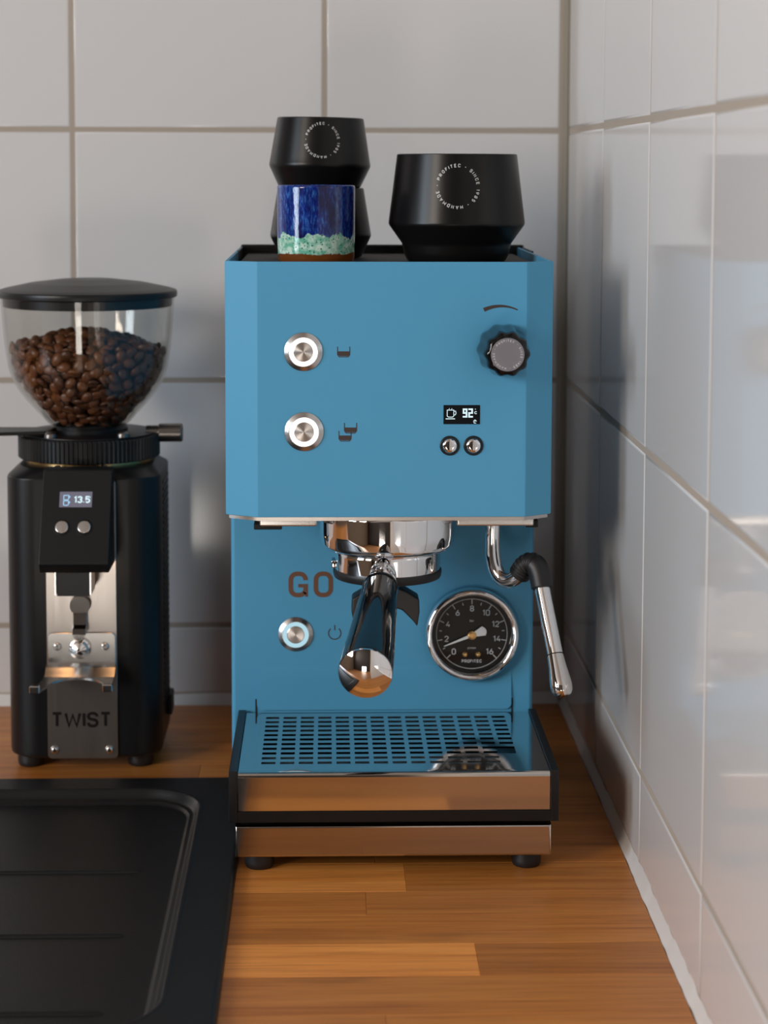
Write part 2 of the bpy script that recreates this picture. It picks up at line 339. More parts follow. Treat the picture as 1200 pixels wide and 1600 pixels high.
def _font():
    w_ = 0.54; r = 0.24; F = {}
    O = _arc(w_ - r, 1 - r, r, r, 0, 90) + _arc(r, 1 - r, r, r, 90, 180) + _arc(r, r, r, r, 180, 270) + _arc(w_ - r, r, r, r, 270, 360)
    F['O'] = F['0'] = (w_, [(O, True)])
    F['D'] = (w_, [([(0, 0), (0, 1)] + _arc(w_ - r, 1 - r, r, r, 90, 0) + _arc(w_ - r, r, r, r, 0, -90), True)])
    bowl = [(0, 0), (0, 1)] + _arc(w_ - r, 0.74, r, 0.26, 90, 0) + _arc(w_ - r, 0.72, r, 0.26, 0, -90) + [(0, 0.46)]
    F['P'] = (w_, [(bowl, False)]); F['R'] = (w_, [(bowl, False), ([(w_ * 0.45, 0.46), (w_, 0)], False)])
    F['F'] = (w_ * 0.9, [([(w_ * 0.9, 1), (0, 1), (0, 0)], False), ([(0, 0.52), (w_ * 0.8, 0.52)], False)])
    F['E'] = (w_ * 0.9, [([(w_ * 0.9, 1), (0, 1), (0, 0), (w_ * 0.9, 0)], False), ([(0, 0.52), (w_ * 0.8, 0.52)], False)])
    F['I'] = (0.0, [([(0, 0), (0, 1)], False)])
    F['T'] = (w_, [([(0, 1), (w_, 1)], False), ([(w_ / 2, 1), (w_ / 2, 0)], False)])
    F['C'] = (w_, [([(w_, 0.72)] + _arc(w_ - r, 1 - r, r, r, 0, 90) + _arc(r, 1 - r, r, r, 90, 180) + _arc(r, r, r, r, 180, 270) + _arc(w_ - r, r, r, r, 270, 360) + [(w_, 0.28)], False)])
    F['S'] = (w_, [([(w_, 0.74)] + _arc(w_ - r, 1 - r, r, r, 0, 90) + _arc(r, 1 - r, r, r, 90, 180) + _arc(r, 0.74, r, 0.2, 180, 250, 4) + _arc(w_ - r, 0.28, r, 0.22, 70, 0, 4) + _arc(w_ - r, r, r, r, 0, -90) + _arc(r, r, r, r, 270, 180) + [(0, 0.27)], False)])
    F['N'] = (w_, [([(0, 0), (0, 1), (w_, 0), (w_, 1)], False)])
    F['H'] = (w_, [([(0, 0), (0, 1)], False), ([(w_, 0), (w_, 1)], False), ([(0, 0.5), (w_, 0.5)], False)])
    F['A'] = (0.62, [([(0, 0), (0.31, 1), (0.62, 0)], False), ([(0.1, 0.3), (0.52, 0.3)], False)])
    F['M'] = (0.72, [([(0, 0), (0, 1), (0.36, 0.42), (0.72, 1), (0.72, 0)], False)])
    F['W'] = (0.88, [([(0, 1), (0.2, 0), (0.44, 0.86), (0.68, 0), (0.88, 1)], False)])
    F['1'] = (0.22, [([(0, 0.8), (0.22, 1), (0.22, 0)], False)])
    F['2'] = (w_, [([(0, 0.74)] + _arc(w_ / 2, 0.73, w_ / 2, 0.27, 175, -30, 8) + [(0, 0), (w_, 0)], False)])
    F['3'] = (w_, [(_arc(w_ / 2, 0.76, w_ / 2, 0.24, 165, -90, 8), False), (_arc(w_ / 2, 0.26, w_ / 2, 0.26, 90, -165, 8), False)])
    F['4'] = (0.58, [([(0.36, 1), (0, 0.28), (0.58, 0.28)], False), ([(0.42, 0.52), (0.42, 0)], False)])
    F['5'] = (w_, [([(w_ * 0.94, 1), (0.05, 1), (0.02, 0.52), (0.12, 0.6)] + _arc(w_ / 2, 0.31, w_ / 2, 0.31, 80, -150, 9), False)])
    F['6'] = (w_, [(_arc(w_ / 2, 0.29, w_ / 2, 0.29, 0, 360, 14)[:-1], True), ([(0.02, 0.36), (w_ * 0.66, 1)], False)])
    F['8'] = (w_, [(_arc(w_ / 2, 0.26, w_ / 2, 0.26, 0, 360, 14)[:-1], True), (_arc(w_ / 2, 0.76, w_ / 2 * 0.88, 0.24, 0, 360, 14)[:-1], True)])
    F['9'] = (w_, [(_arc(w_ / 2, 0.71, w_ / 2, 0.29, 0, 360, 14)[:-1], True), ([(w_ - 0.02, 0.64), (w_ * 0.34, 0)], False)])
    F['.'] = (0.0, [([(0, 0), (0, 0.12)], False)]); F['-'] = (0.3, [([(0, 0.45), (0.3, 0.45)], False)]); F[' '] = (0.3, [])
    return F
FONT = _font()
def din(s_, h, cx, cz, sw=0.13, rot=0.0, gap=0.30, sx=1.0):
    """engineered lettering: 2D polygons, cap height h, stroke sw*h, centred on (cx, cz), rot clockwise"""
    k = 1 - sw; tot = sum(FONT[c][0] for c in s_) + gap * (len(s_) - 1); x = -tot / 2; out = []; c_, sn = math.cos(-rot), math.sin(-rot)
    for ch_ in s_:
        wd, paths = FONT[ch_]
        for p, cl in paths:
            for q in stroke([((x + a) * sx, (b_ - 0.5) * k) for a, b_ in p], sw, cl):
                out.append([(cx + h * (c_ * v[0] - sn * v[1]), cz + h * (sn * v[0] + c_ * v[1])) for v in q])
        x += wd + gap
    return out
def ring_text(s, rad, size, start=0.0, sw=0.16):
    out = []; tot = sum(FONT[c][0] + 0.42 for c in s); x = 0
    for ch in s:
        wd = FONT[ch][0]; a = start + 2 * PI * (x + wd / 2) / tot; x += wd + 0.42
        if ch != ' ': out += din(ch, size, rad * math.sin(a), rad * math.cos(a), sw, a)
    return out
def front(y, off=0.15): return lambda u, v, t: (u, y - off + (off + 0.05) * t, v)

# ------------------------------------------------------------------ the room
def structure(o): o['kind'] = 'structure'; return o
structure(obj('floor', box(-2400, 300, -3500, 100, -960, -910), FLOORM))
structure(obj('ceiling', box(-2400, 300, -3500, 100, 1560, 1610), CEIL))
structure(obj('trim_4', box(-2380, -2300, -3400, 20, 1500, 1558, 4), WHITEB))
TH = 8.0
wall_b = structure(obj('wall_back', box(-2400, 0, -0.35, 60, -900, 1560), GROUT))
wall_r = structure(obj('wall_right', box(-0.35, 60, -3450, 60, -900, 1560), GROUT))
# left wall with a window and an added fill opening, rear wall with a low opening
def wall_with_hole(name, axis, t0, t1, a0, a1, z0, z1, h):
    bm = B()
    for (p0, p1, q0, q1) in ((a0, h[0], z0, z1), (h[1], a1, z0, z1), (h[0], h[1], z0, h[2]), (h[0], h[1], h[3], z1)):
        join(bm, box(t0, t1, p0, p1, q0, q1) if axis == 'X' else box(p0, p1, t0, t1, q0, q1))
    return structure(obj(name, bm, DARKW if axis == 'Y' else WALLP))
wall_with_hole('wall_left', 'X', -2400, -2300, -2100, 60, -900, 1560, (-1800, -1120, 180, 1140))
wall_with_hole('wall_left_front', 'X', -2400, -2300, -3450, -2100, -900, 1560, (-2940, -2160, 510, 1450))
wall_with_hole('wall_rear', 'Y', -3500, -3400, -2400, 60, -900, 1560, (-980, -460, -895, -340))
def frame_ring(axis, t0, t1, a0, a1, z0, z1, wd):
    bm = B()
    for p in ((a0, a0 + wd, z0, z1), (a1 - wd, a1, z0, z1), (a0 + wd, a1 - wd, z0, z0 + wd), (a0 + wd, a1 - wd, z1 - wd, z1)):
        join(bm, box(t0, t1, *p) if axis == 'X' else box(p[0], p[1], t0, t1, p[2], p[3]))
    return bm
structure(obj('window_1', frame_ring('X', -2340, -2262, -1800, -1120, 180, 1140, 28), WHITEB))
structure(obj('fill_opening_frame', frame_ring('X', -2340, -2296, -2940, -2160, 510, 1450, 28), WHITEB))  # unseen frame added around the fill lamp
structure(obj('low_rear_opening', frame_ring('Y', -3440, -3362, -980, -460, -895, -340, 34), WHITEB))  # unseen opening, height shaped for the hopper's highlight

# ------------------------------------------------------------------ tiles: each its own piece, cushion edged
def tile_mesh(w_, h_):
    k = 1.1; loops = [(0, 0), (0, TH - 1.3), (0.3, TH - 0.7), (0.9, TH - 0.22), (2.0, TH)]
    bm = B(); rs = []
    for ins, d in loops:
        a, b = w_ / 2 - ins, h_ / 2 - ins; rs.append([bm.verts.new((x, -d, z)) for x, z in ((-a, -b), (a, -b), (a, b), (-a, b))])
    for p, q in zip(rs, rs[1:]):
        for i in range(4): bm.faces.new((p[i], p[(i + 1) % 4], q[(i + 1) % 4], q[i]))
    bm.faces.new(rs[-1]); bmesh.ops.recalc_face_normals(bm, faces=bm.faces)
    bmesh.ops.transform(bm, matrix=Matrix.Scale(0.001, 4), verts=bm.verts)
    me = bpy.data.meshes.new('tile'); bm.to_mesh(me); bm.free(); finish(me, 60); me.materials.append(TILE); return me
_TM = {}
def tile(parent, a0, a1, z0, z1, side):
    key = (round(a1 - a0, 1), round(z1 - z0, 1)); g = 3.6
    if key not in _TM: _TM[key] = tile_mesh(key[0] - g, key[1] - g)
    j = R.uniform(-0.0005, 0.0005); j2 = R.uniform(-0.0005, 0.0005)
    c = ((a0 + a1) / 2, TH - 1.0, (z0 + z1) / 2) if side == 'B' else (TH - 1.0, (a0 + a1) / 2, (z0 + z1) / 2)
    o = place('tile', _TM[key], c, parent, (j, 0, j2) if side == 'B' else (0, j, -PI / 2 + j2)); return flat_faces(o)
ZR = [8.0, 65.7, 265.7, 465.7, 665.7, 865.7, 1065.7]
XB = [-1995, -1795, -1595, -1395, -1195, -995, -795, -595, -395, -195, -6]
YR = [-6, -209.3, -413.5, -617.6, -821.8, -1026, -1230, -1434, -1638, -1842]
for z0, z1 in zip(ZR, ZR[1:]):
    for a, b in zip(XB, XB[1:]): tile(wall_b, a, b, z0, z1, 'B')
    for a, b in zip(YR[1:], YR): tile(wall_r, a, b, z0, z1, 'R')
structure(obj('trim_1', tube([(-1.5, -1.5, -2), (-1.5, -1.5, 1300)], 3.0, 10), CORNERG))
# sealant beads between worktop and tiles, slightly uneven
def bead(name, p, q, n, k):
    P, Q = Vector(p), Vector(q); bm = B(); rs = []; up = Vector((0, 0, 1)); out = Vector(k)
    for i in range(n + 1):
        c = P.lerp(Q, i / n); s = 1 + 0.12 * noise.noise(Vector((i * 0.37, 1.7, 0.2))) + 0.1 * noise.noise(Vector((i * 1.9, 5, 0)))
        pr = [(0, -1), (5.2, -0.6), (4.6, 1.6), (2.6, 4.6), (1.4, 9.6), (0, 10.4)]
        rs.append([bm.verts.new(c + out * a * s + up * b * s) for a, b in pr])
    for a, b in zip(rs, rs[1:]):
        for i in range(len(a) - 1): bm.faces.new((a[i], a[i + 1], b[i + 1], b[i]))
    return structure(obj(name, bm, SEAL, ang=70))
bead('trim_2', (1.2, -1.0, 0), (1.2, -900, 0), 130, (-1, 0, 0))
bead('trim_3', (-4, 1.2, 0), (-1400, 1.2, 0), 60, (0, -1, 0))

# ------------------------------------------------------------------ worktop of glued oak staves
top = thing('worktop', (-700, -325, -38), 'oiled oak butcher block worktop running into the tiled corner', 'worktop')
rows = [-706, -660, -613, -563, -517, -473, -434, -384, -341, -298, -255, -212, -169, -126, -83, -40, 0]
fixed = {-660: [-1180, -760, -420, -163], -563: [-1300, -900, -560, -110], -473: [-1100, -640, -170], -434: [-1250, -700, -300, -145], -517: [-980, -500], -613: [-1210, -820, -290]}
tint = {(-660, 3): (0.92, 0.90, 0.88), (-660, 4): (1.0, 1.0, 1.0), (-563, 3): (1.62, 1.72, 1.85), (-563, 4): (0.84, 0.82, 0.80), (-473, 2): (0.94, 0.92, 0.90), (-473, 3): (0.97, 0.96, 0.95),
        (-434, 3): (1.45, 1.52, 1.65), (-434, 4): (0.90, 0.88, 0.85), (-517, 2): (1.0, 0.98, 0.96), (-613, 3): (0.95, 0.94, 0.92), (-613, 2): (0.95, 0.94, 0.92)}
for y0, y1 in zip(rows, rows[1:]):
    js = fixed.get(y0)
    if js is None:
        js = []; x = -1400 + R.uniform(80, 400)
        while x < -80: js.append(x); x += R.uniform(260, 520)
    xs = [-1400] + js + [-4.2]
    for i, (a, b) in enumerate(zip(xs, xs[1:])):
        bm = B(); cut = (-1144, -256, -662, -221)          # the cut-out the sink drops into
        if b <= cut[0] or a >= cut[1] or y1 <= cut[2] or y0 >= cut[3]: pcs = [(a, b, y0, y1)]
        else:
            pcs = [(a, min(b, cut[0]), y0, y1), (max(a, cut[1]), b, y0, y1), (max(a, cut[0]), min(b, cut[1]), max(y0, cut[3]), y1), (max(a, cut[0]), min(b, cut[1]), y0, min(y1, cut[2]))]
            pcs = [p for p in pcs if p[1] - p[0] > 0.5 and p[3] - p[2] > 0.5]
        if not pcs: continue
        for p in pcs: join(bm, box(p[0] + 0.06, p[1] - 0.06, p[2] + 0.06, p[3] - 0.06, -38, 0, 0.25, 1))
        o = obj('wood_stave', bm, WOOD, top)
        k = R.uniform(0.84, 1.10); c_ = tint.get((y0, i), (k, k * 0.985, k * 0.97)); o.color = (c_[0] * 1.18, c_[1] * 1.16, c_[2] * 1.10, 1)

# ------------------------------------------------------------------ sink drainer
sink = thing('kitchen_sink', (-700, -420, 0), 'black granite composite sink drainer with ribs set into the oak worktop', 'sink')
def loops_mesh(loops, cap=True):
    bm = B(); rs = []
    for x0, x1, y0, y1, r, z in loops: rs.append([bm.verts.new((x, y, z)) for x, y in rrect(x0, x1, y0, y1, max(r, 0.3), 10)])
    for a, b in zip(rs, rs[1:]):
        n = len(a)
        for i in range(n): bm.faces.new((a[i], a[(i + 1) % n], b[(i + 1) % n], b[i]))
    if cap: bm.faces.new(rs[-1])
    return bm
X0, X1, Y0, Y1 = -1150, -249.5, -668, -215
L = [(X0, X1, Y0, Y1, 6, 0.2), (X0, X1, Y0, Y1, 6, 2.6), (X0 + .5, X1 - .5, Y0 + .5, Y1 - .5, 6, 4.0), (X0 + 1.6, X1 - 1.6, Y0 + 1.6, Y1 - 1.6, 6, 4.8), (X0 + 4, X1 - 4, Y0 + 4, Y1 - 4, 6, 5.0)]
for d, z in ((0, 5.0), (1, 5.6), (2.4, 5.7), (3.4, 5.2), (5.0, 2.4), (6.6, 0.0), (7.6, -0.8), (9.2, -1.0), (10.2, -1.6), (11.4, -2.9), (12.6, -3.25), (16, -3.3)):
    L.append((X0 + 60 + d, X1 - 27 - d, Y0 - 60 + 80 + d, Y1 - 26 - d, 44 - d, z))
L = [l if i < 5 else (l[0], l[1], -645 - (l[3] - (Y1 - 26)), l[3], l[4], l[5]) for i, l in enumerate(L)]
obj('drainer_surface', loops_mesh(L), SINK, sink, ang=50)
for yy in (-387.5, -493.5, -601.0):
    bm = B(); prof = [(-2.2, 0), (-1.6, 1.1), (-0.6, 1.9), (0.6, 1.9), (1.6, 1.1), (2.2, 0)]; rs = []
    for x, s in [(-1040, 0.05), (-1035, 0.8), (-1028, 1)] + [(-1000 + 60 * i, 1) for i in range(12)] + [(-318, 1), (-313, 0.9), (-310.5, 0.55), (-309.6, 0.05)]:
        rs.append([bm.verts.new((x, yy + p * s, -3.5 + h * s)) for p, h in prof])
    for a, b in zip(rs, rs[1:]):
        for i in range(len(a) - 1): bm.faces.new((a[i], a[i + 1], b[i + 1], b[i]))
    obj('drain_rib', bm, SINK, sink, ang=60)

# ------------------------------------------------------------------ espresso machine
CX = -154.0
em = thing('espresso_machine', (CX, -265, 0), 'sky blue espresso machine with chrome group head and round pressure gauge in the corner', 'coffee machine')
YF, YP = -370.0, -262.0
for x, y in ((-235.5, -387), (-68.0, -387), (-235.5, -160), (-68.0, -160)):
    obj('foot', lathe(rnd_prof([(0, 0), (8.6, 0), (9.4, 3), (9.4, 9), (8.4, 11.4), (0, 11.4)], 1.2), (x, y, 0), n=32), RUBBER, em)
# base: folded steel with open front strip
b = box(-250, -54, -402, -135, 10.5, 30.5); bevel(b, 1.6, 3, edges=[e for e in b.edges if all(abs(v.co.y + 402) < 1 for v in e.verts)]); obj('base_plate', b, BASE_ST, em)
obj('base_top', box(-247, -57, -392, -140, 30.5, 33.8), VOID, em)
# lower housing with splash panel
obj('lower_housing', prism(rrect(-258.5, -52, YP, -130, 3, 4), 'Z', 34, 217.4, 0.5, 1, 60), BLUE, em, ang=40)
tabp = [(-241.2, 96), (-241.2, 70.2)] + [(-237.2 - 4 * math.cos(a), 70.2 - 4 * math.sin(a)) for a in [PI / 2 * i / 6 for i in range(1, 7)]] + [(-70.8 + 4 * math.sin(a), 70.2 - 4 * math.cos(a)) for a in [PI / 2 * i / 6 for i in range(0, 6)]] + [(-66.8, 70.2), (-66.8, 96)]
tb = prism(tabp, 'Y', -263.6, -261.5)
for v in tb.verts:
    if v.co.z > 90: v.co.y = max(v.co.y, -262.1)
obj('splash_tab', tb, BLUE, em, ang=40)
for x in (-241.8, -66.2): obj('slit', box(x - 0.5, x + 0.5, -262.5, -261.4, 59.5, 73.5), VOID, em)
# head cover: open-topped shell with chamfered front
plan = [(-257, -132), (-257, -358.5), (-236.5, YF), (-69.0, YF), (-51.5, -358.5), (-51.5, -132)]
inner = [(-254.6, -134), (-254.6, -357.2), (-235.8, YF + 2.4), (-69.7, YF + 2.4), (-53.9, -357.2), (-53.9, -134)]
bm = B(); n = 6
A = [bm.verts.new((*p, 218)) for p in plan]; T = [bm.verts.new((*p, 378)) for p in plan]; I = [bm.verts.new((*p, 378)) for p in inner]; J = [bm.verts.new((*p, 368)) for p in inner]; K = [bm.verts.new((*p, 218)) for p in inner]
for i in range(n):
    j = (i + 1) % n
    for a, c in ((A, T), (T, I), (I, J)): bm.faces.new((a[i], a[j], c[j], c[i]))
bm.faces.new(J); bm.faces.new(A)
bmesh.ops.recalc_face_normals(bm, faces=bm.faces); bevel(bm, 0.6, 2, 20)
obj('head_cover', bm, BLUE, em, ang=25)
obj('head_bottom_plate', prism([(-255, -140), (-255, -357), (-236, -368.6), (-69.6, -368.6), (-53.5, -357), (-53.5, -140)], 'Z', 215.6, 218.0), PLATE_ST, em)
for a, c in ((-236.5, -199.5), (-110.5, -61)):
    obj('underside_rail', box(a, c, -348, -300, 208.2, 215.8, 1.4, 2), STEEL, em)
obj('rail_bracket', box(-240, -222, -344, -310, 205.6, 209.5, 0.5, 1), VOID, em)
obj('rail_bracket', box(-66, -58, -344, -310, 206.6, 211.5, 0.5, 1), VOID, em)
# cup warmer insert with raised back rail
ins = [(-251, -139), (-251, -352), (-234, -366), (-71.5, -366), (-57, -352), (-57, -139)]
obj('cup_warmer_tray', prism(ins, 'Z', 366, 373.6, 0.6, 2), VOID, em)
rl = box(-256.0, -49.0, -140.5, -136, 366, 380.0); bevel(rl, 1.3, 3, edges=[e for e in rl.edges if all(v.co.z > 379 for v in e.verts)]); obj('back_rail', rl, BLACKP, em)
for x in (-255.6, -50.6): obj('rail_side', box(x, x + 1.2, -215, -140, 366, 378.6, 0.4, 1), BLACKP, em)

# drip tray
XL, XR_ = -253.7, -50.0
bm = B(); join(bm, box(XL, XL + 5.2, -406.8, -264, 34, 66.6, 0.6)); join(bm, box(XR_ - 5.2, XR_, -406.8, -264, 34, 66.6, 0.6)); join(bm, box(XL + 5.0, XR_ - 5.0, -406.4, -266, 34, 40.8, 0.4)); join(bm, box(XL + 5.2, XR_ - 5.2, -398.5, -396, 41, 50))
dt = obj('drip_tray', bm, BLACKP, em)
# steel cover: slotted top and folded front
xs = [-248.0]; ys = [-403.0]; hx = []; hy = []
for i in range(14): x = -234.4 + 11.75 * i; hx.append((x, x + 8.9))
for j in range(11): y = -386.6 + 10.45 * j; hy.append((y, y + 5.2))
gx = sorted([-248.0, -55.6] + [v for p in hx for v in p]); gy = sorted([-399.0, -266.5] + [v for p in hy for v in p])
bm = B(); vs = {}
def gv(i, j):
    if (i, j) not in vs: vs[(i, j)] = bm.verts.new((gx[i], gy[j], 65.0))
    return vs[(i, j)]
for i in range(len(gx) - 1):
    for j in range(len(gy) - 1):
        hole = (i % 2 == 1 and j % 2 == 1)
        col_, row_ = i // 2, j // 2
        if col_ == 13 and j in (1, 2, 3, 4, 5, 6, 7) and i % 2 == 1: hole = j in (5, 6, 7)
        if i == 26 and j in (5, 6, 7): hole = True
        if col_ == 12 and i % 2 == 1 and j == 6 and False: hole = True
        if not hole: bm.faces.new((gv(i, j), gv(i + 1, j), gv(i + 1, j + 1), gv(i, j + 1)))
ex = bmesh.ops.extrude_face_region(bm, geom=bm.faces[:]); bmesh.ops.translate(bm, vec=(0, 0, -1.2), verts=[g for g in ex['geom'] if isinstance(g, bmesh.types.BMVert)])
obj('grate', bm, POLISH, dt, ang=30)
pr = rnd_prof([(-399.0, 65.0), (-405.6, 65.0), (-405.6, 41.2)], 3.0, 6) + [(-404.4, 41.2), (-404.4, 61.8), (-402.2, 63.8), (-399.0, 63.8)]
obj('tray_front', prism(pr, 'X', -248.0, -55.6), FRONTST, dt, ang=50)
obj('tray_floor', box(-248, -56, -398, -267, 44, 46), STEEL, dt)

# --- buttons on the head
def push_button(x, z, y, r, led, nm):
    be = obj(nm, lathe(rnd_prof([(0, 0.5), (r, 0.5), (r, -0.5), (r * 0.77, -2.3), (r * 0.74, -2.3), (r * 0.74, -0.2), (0, -0.2)], 0.25, 2), (x, y, z), (0, 1, 0), 56), STEEL, em)
    obj('light_ring', lathe([(r * 0.74, -0.4), (r * 0.74, -2.0), (r * 0.50, -2.0), (r * 0.50, -0.4)], (x, y, z), (0, 1, 0), 56), led, be)
    obj('button_cap', lathe([(r * 0.50, -0.4), (r * 0.50, -2.2), (r * 0.46, -2.5), (0, -2.5)], (x, y, z), (0, 1, 0), 56), SPUN, be, origin=(x, y, z))
    return be
# radial streaks need an axis along y through the part's middle
push_button(-207.9, 322.1, YF, 12.1, LEDW, 'brew_button')['label'] = 'steel push button with white light ring beside single glass icon'
push_button(-207.5, 272.1, YF, 12.3, LEDW, 'brew_button')['label'] = 'steel push button with white light ring beside double glass icon'
push_button(-214.6, 118.6, YP, 12.0, LEDB, 'power_button')['label'] = 'steel power button with pale blue light ring'
def glass_icon(x, z, w_=7.6, h_=6.4, clip=None):
    p = [(x - w_ / 2, z + h_ / 2), (x - w_ / 2, z - h_ * 0.28), (x - w_ * 0.36, z - h_ / 2), (x + w_ * 0.36, z - h_ / 2), (x + w_ / 2, z - h_ * 0.28), (x + w_ / 2, z + h_ / 2)]
    q = stroke(p, 0.5); q.append([(x - w_ * 0.46, z + h_ * 0.04), (x - w_ * 0.46, z - h_ * 0.26), (x - w_ * 0.34, z - h_ * 0.42), (x + w_ * 0.34, z - h_ * 0.42), (x + w_ * 0.46, z - h_ * 0.26), (x + w_ * 0.46, z + h_ * 0.04)])
    return q
obj('glass_icon', flat(glass_icon(-182.9, 322.1), front(YF), 1), PRINT, em)
obj('double_glass_icon', flat(glass_icon(-182.0, 269.4) + glass_icon(-178.6, 274.4), front(YF), 1), PRINT, em)
# tapered arc above the knob
arc = []
for i in range(16):
    t0, t1 = i / 16, (i + 1) / 16
    def P_(t, s):
        a = math.radians(-26 + 52 * t); rr = 24.0 + s * (1.25 - 0.9 * t); return (-85.3 + rr * math.sin(a), 326.6 + rr * math.cos(a))
    arc.append([P_(t0, 1), P_(t1, 1), P_(t1, -1), P_(t0, -1)])
obj('knob_scale', flat(arc, front(YF), 1), PRINT, em)
# steam knob
kx, kz = -84.0, 323.6
def lobed(r, h0, n=96, amp=0.75):
    return [(kx + (r + amp * math.cos(10 * 2 * PI * i / n)) * math.cos(2 * PI * i / n), h0, kz + (r + amp * math.cos(10 * 2 * PI * i / n)) * math.sin(2 * PI * i / n)) for i in range(n)]
bm = B(); rs = []
for r, y, am in ((9, YF + 0.5, 0), (9, YF - 1.2, 0), (15.2, YF - 1.6, .4), (16.0, YF - 2.6, .6), (15.6, YF - 10, .6), (14.0, YF - 27, .6), (13.6, YF - 32, .6), (12.8, YF - 34.6, .5), (11.4, YF - 35.8, .3), (10.3, YF - 36.0, 0), (10.3, YF - 35.4, 0)):
    rs.append([bm.verts.new(p) for p in lobed(r, y, 96, am)])
for a, c in zip(rs, rs[1:]):
    for i in range(96): bm.faces.new((a[i], a[(i + 1) % 96], c[(i + 1) % 96], c[i]))
bm.faces.new(rs[-1])
kn = obj('steam_knob', bm, GLOSSB, em, ang=50)
kd = obj('knob_disc', lathe([(0, -36.2), (10.2, -36.2), (10.2, -35.2)], (kx, YF, kz), (0, 1, 0), 48), KNOBD, kn); 
RT = 'PROFITEC - SINCE 1985 - HANDMADE - '
obj('knob_lettering', flat([[(kx + a, kz + c) for a, c in p] for p in ring_text(RT, 8.5, 1.35, math.radians(-52))], front(YF - 36.2, 0.08), 1), WHITEP, kn)
# display and two menu buttons
ds = obj('display', box(-120.6, -97.8, YF - 0.35, YF + 0.4, 276.7, 288.7, 0.15, 1), SCREEN, em)
ic = stroke([(-118.3, 285.6), (-118.3, 281.9), (-117.6, 281.2), (-114.9, 281.2), (-114.2, 281.9), (-114.2, 285.6)], 0.42, True)
ic += stroke([(-114.2, 285.0), (-113.0, 284.9), (-112.8, 283.6), (-113.2, 282.6), (-114.2, 282.5)], 0.42) + stroke([(-119.3, 280.1), (-113.4, 280.1)], 0.5)
ic += stroke([(-117.2, 286.0), (-116.9, 286.7)], 0.3) + stroke([(-115.6, 286.0), (-115.3, 286.7)], 0.3)
ic += stroke([(-100.9 + 0.9 * math.cos(a), 278.4 + 0.9 * math.sin(a)) for a in [2 * PI * i / 10 for i in range(8)]], 0.3) + stroke([(-100.9, 279.6), (-100.9, 278.2)], 0.4) + stroke([(-101.6, 277.4), (-100.2, 277.4)], 0.3)
obj('cup_symbol', flat(ic, front(YF - 0.35, 0.06), 1), OLED, ds)
def seg_digit(d, x, z, w_, h_, s):
    S = {'a': [(0, 1), (1, 1)], 'b': [(1, 1), (1, .5)], 'c': [(1, .5), (1, 0)], 'd': [(0, 0), (1, 0)], 'e': [(0, 0), (0, .5)], 'f': [(0, .5), (0, 1)], 'g': [(0, .5), (1, .5)]}
    M = {'9': 'abcdfg', '2': 'abged', '1': 'bc', '3': 'abgcd', '5': 'afgcd'}
    q = []
    for k in M[d]:
        (a, b0), (c, d0) = S[k]; p0 = Vector((x + a * w_, z + b0 * h_)); p1 = Vector((x + c * w_, z + d0 * h_)); e = (p1 - p0).normalized() * s / 2
        q += stroke([p0 - e, p1 + e], s)
    return q
obj('temperature_digits', flat(seg_digit('9', -108.1, 281.4, 1.9, 4.7, 1.0) + seg_digit('2', -104.6, 281.4, 1.9, 4.7, 1.0) + text_polys('°', 2.4, -100.7, 285.6) + text_polys('C', 2.3, -100.6, 284.0, 1, 0.03), front(YF - 0.35, 0.06), 1), OLED, ds)
for x in (-116.6, -101.8):
    mb = obj('menu_button', lathe([(6.2, 0.4), (6.2, -0.5), (5.7, -0.9), (4.95, -0.9), (4.95, 0.3)], (x, YF, 263.2), (0, 1, 0), 40), BLACKP, em)
    obj('button_cap', lathe(rnd_prof([(0, -2.4), (3.2, -2.2), (4.7, -1.2), (4.7, 0.3)], 0.8, 3), (x, YF, 263.2), (0, 1, 0), 40), CHROME, mb)

# --- group head
GX, GY = -154.0, -325.0
obj('group_head', lathe(rnd_prof([(0, 216), (44, 216), (44, 200), (43.2, 193.2), (40.0, 190.6), (30, 190.2), (0, 190.2)], 2.2, 5), (GX, GY, 0), n=80), CHROME, em, ang=40)

# --- lower panel: logo, power icon, gauge
def rr_path(x0, x1, z0, z1, r, k=6): return [(x, z) for x, z in rrect(x0, x1, z0, z1, r, k)]
s = 3.1; q = stroke(rr_path(-202.4 + s / 2, -189.2 - s / 2, 144.2 + s / 2, 162.0 - s / 2, 4.2), s, True)
gx0, gx1, gz0, gz1 = -219.5 + s / 2, -206.3 - s / 2, 144.2 + s / 2, 162.0 - s / 2; rr = 4.2
def A4(cx, cz, a0, a1): return [(cx + rr * math.cos(math.radians(a0 + (a1 - a0) * i / 6)), cz + rr * math.sin(math.radians(a0 + (a1 - a0) * i / 6))) for i in range(7)]
gp = [(gx1, 156.0)] + A4(gx1 - rr, gz1 - rr, 0, 90) + A4(gx0 + rr, gz1 - rr, 90, 180) + A4(gx0 + rr, gz0 + rr, 180, 270) + A4(gx1 - rr, gz0 + rr, 270, 360)
q += stroke(gp + [(gx1, 151.9)], s) + [[(gx1 + s / 2, 153.4), (gx1 + s / 2, 144.5), (gx1 + s / 2 - 1.3, 144.5), (gx1 - s / 2, 147), (gx1 - s / 2, 153.4)]] + [[(-212.9, 153.4), (-212.9, 151.0), (gx1, 151.0), (gx1, 153.4)]]
obj('go_lettering', flat(q, front(YP), 1), BROWN, em)
pi_ = stroke([(-188.0 + 4.2 * math.sin(a), 119.2 + 4.2 * math.cos(a)) for a in [math.radians(42 + 276 * i / 24) for i in range(25)]], 0.75) + stroke([(-188.0, 124.9), (-188.0, 121.2)], 0.75)
obj('power_icon', flat(pi_, front(YP), 1), GREYP, em)
gX, gZ, gY = -94.3, 119.0, YP
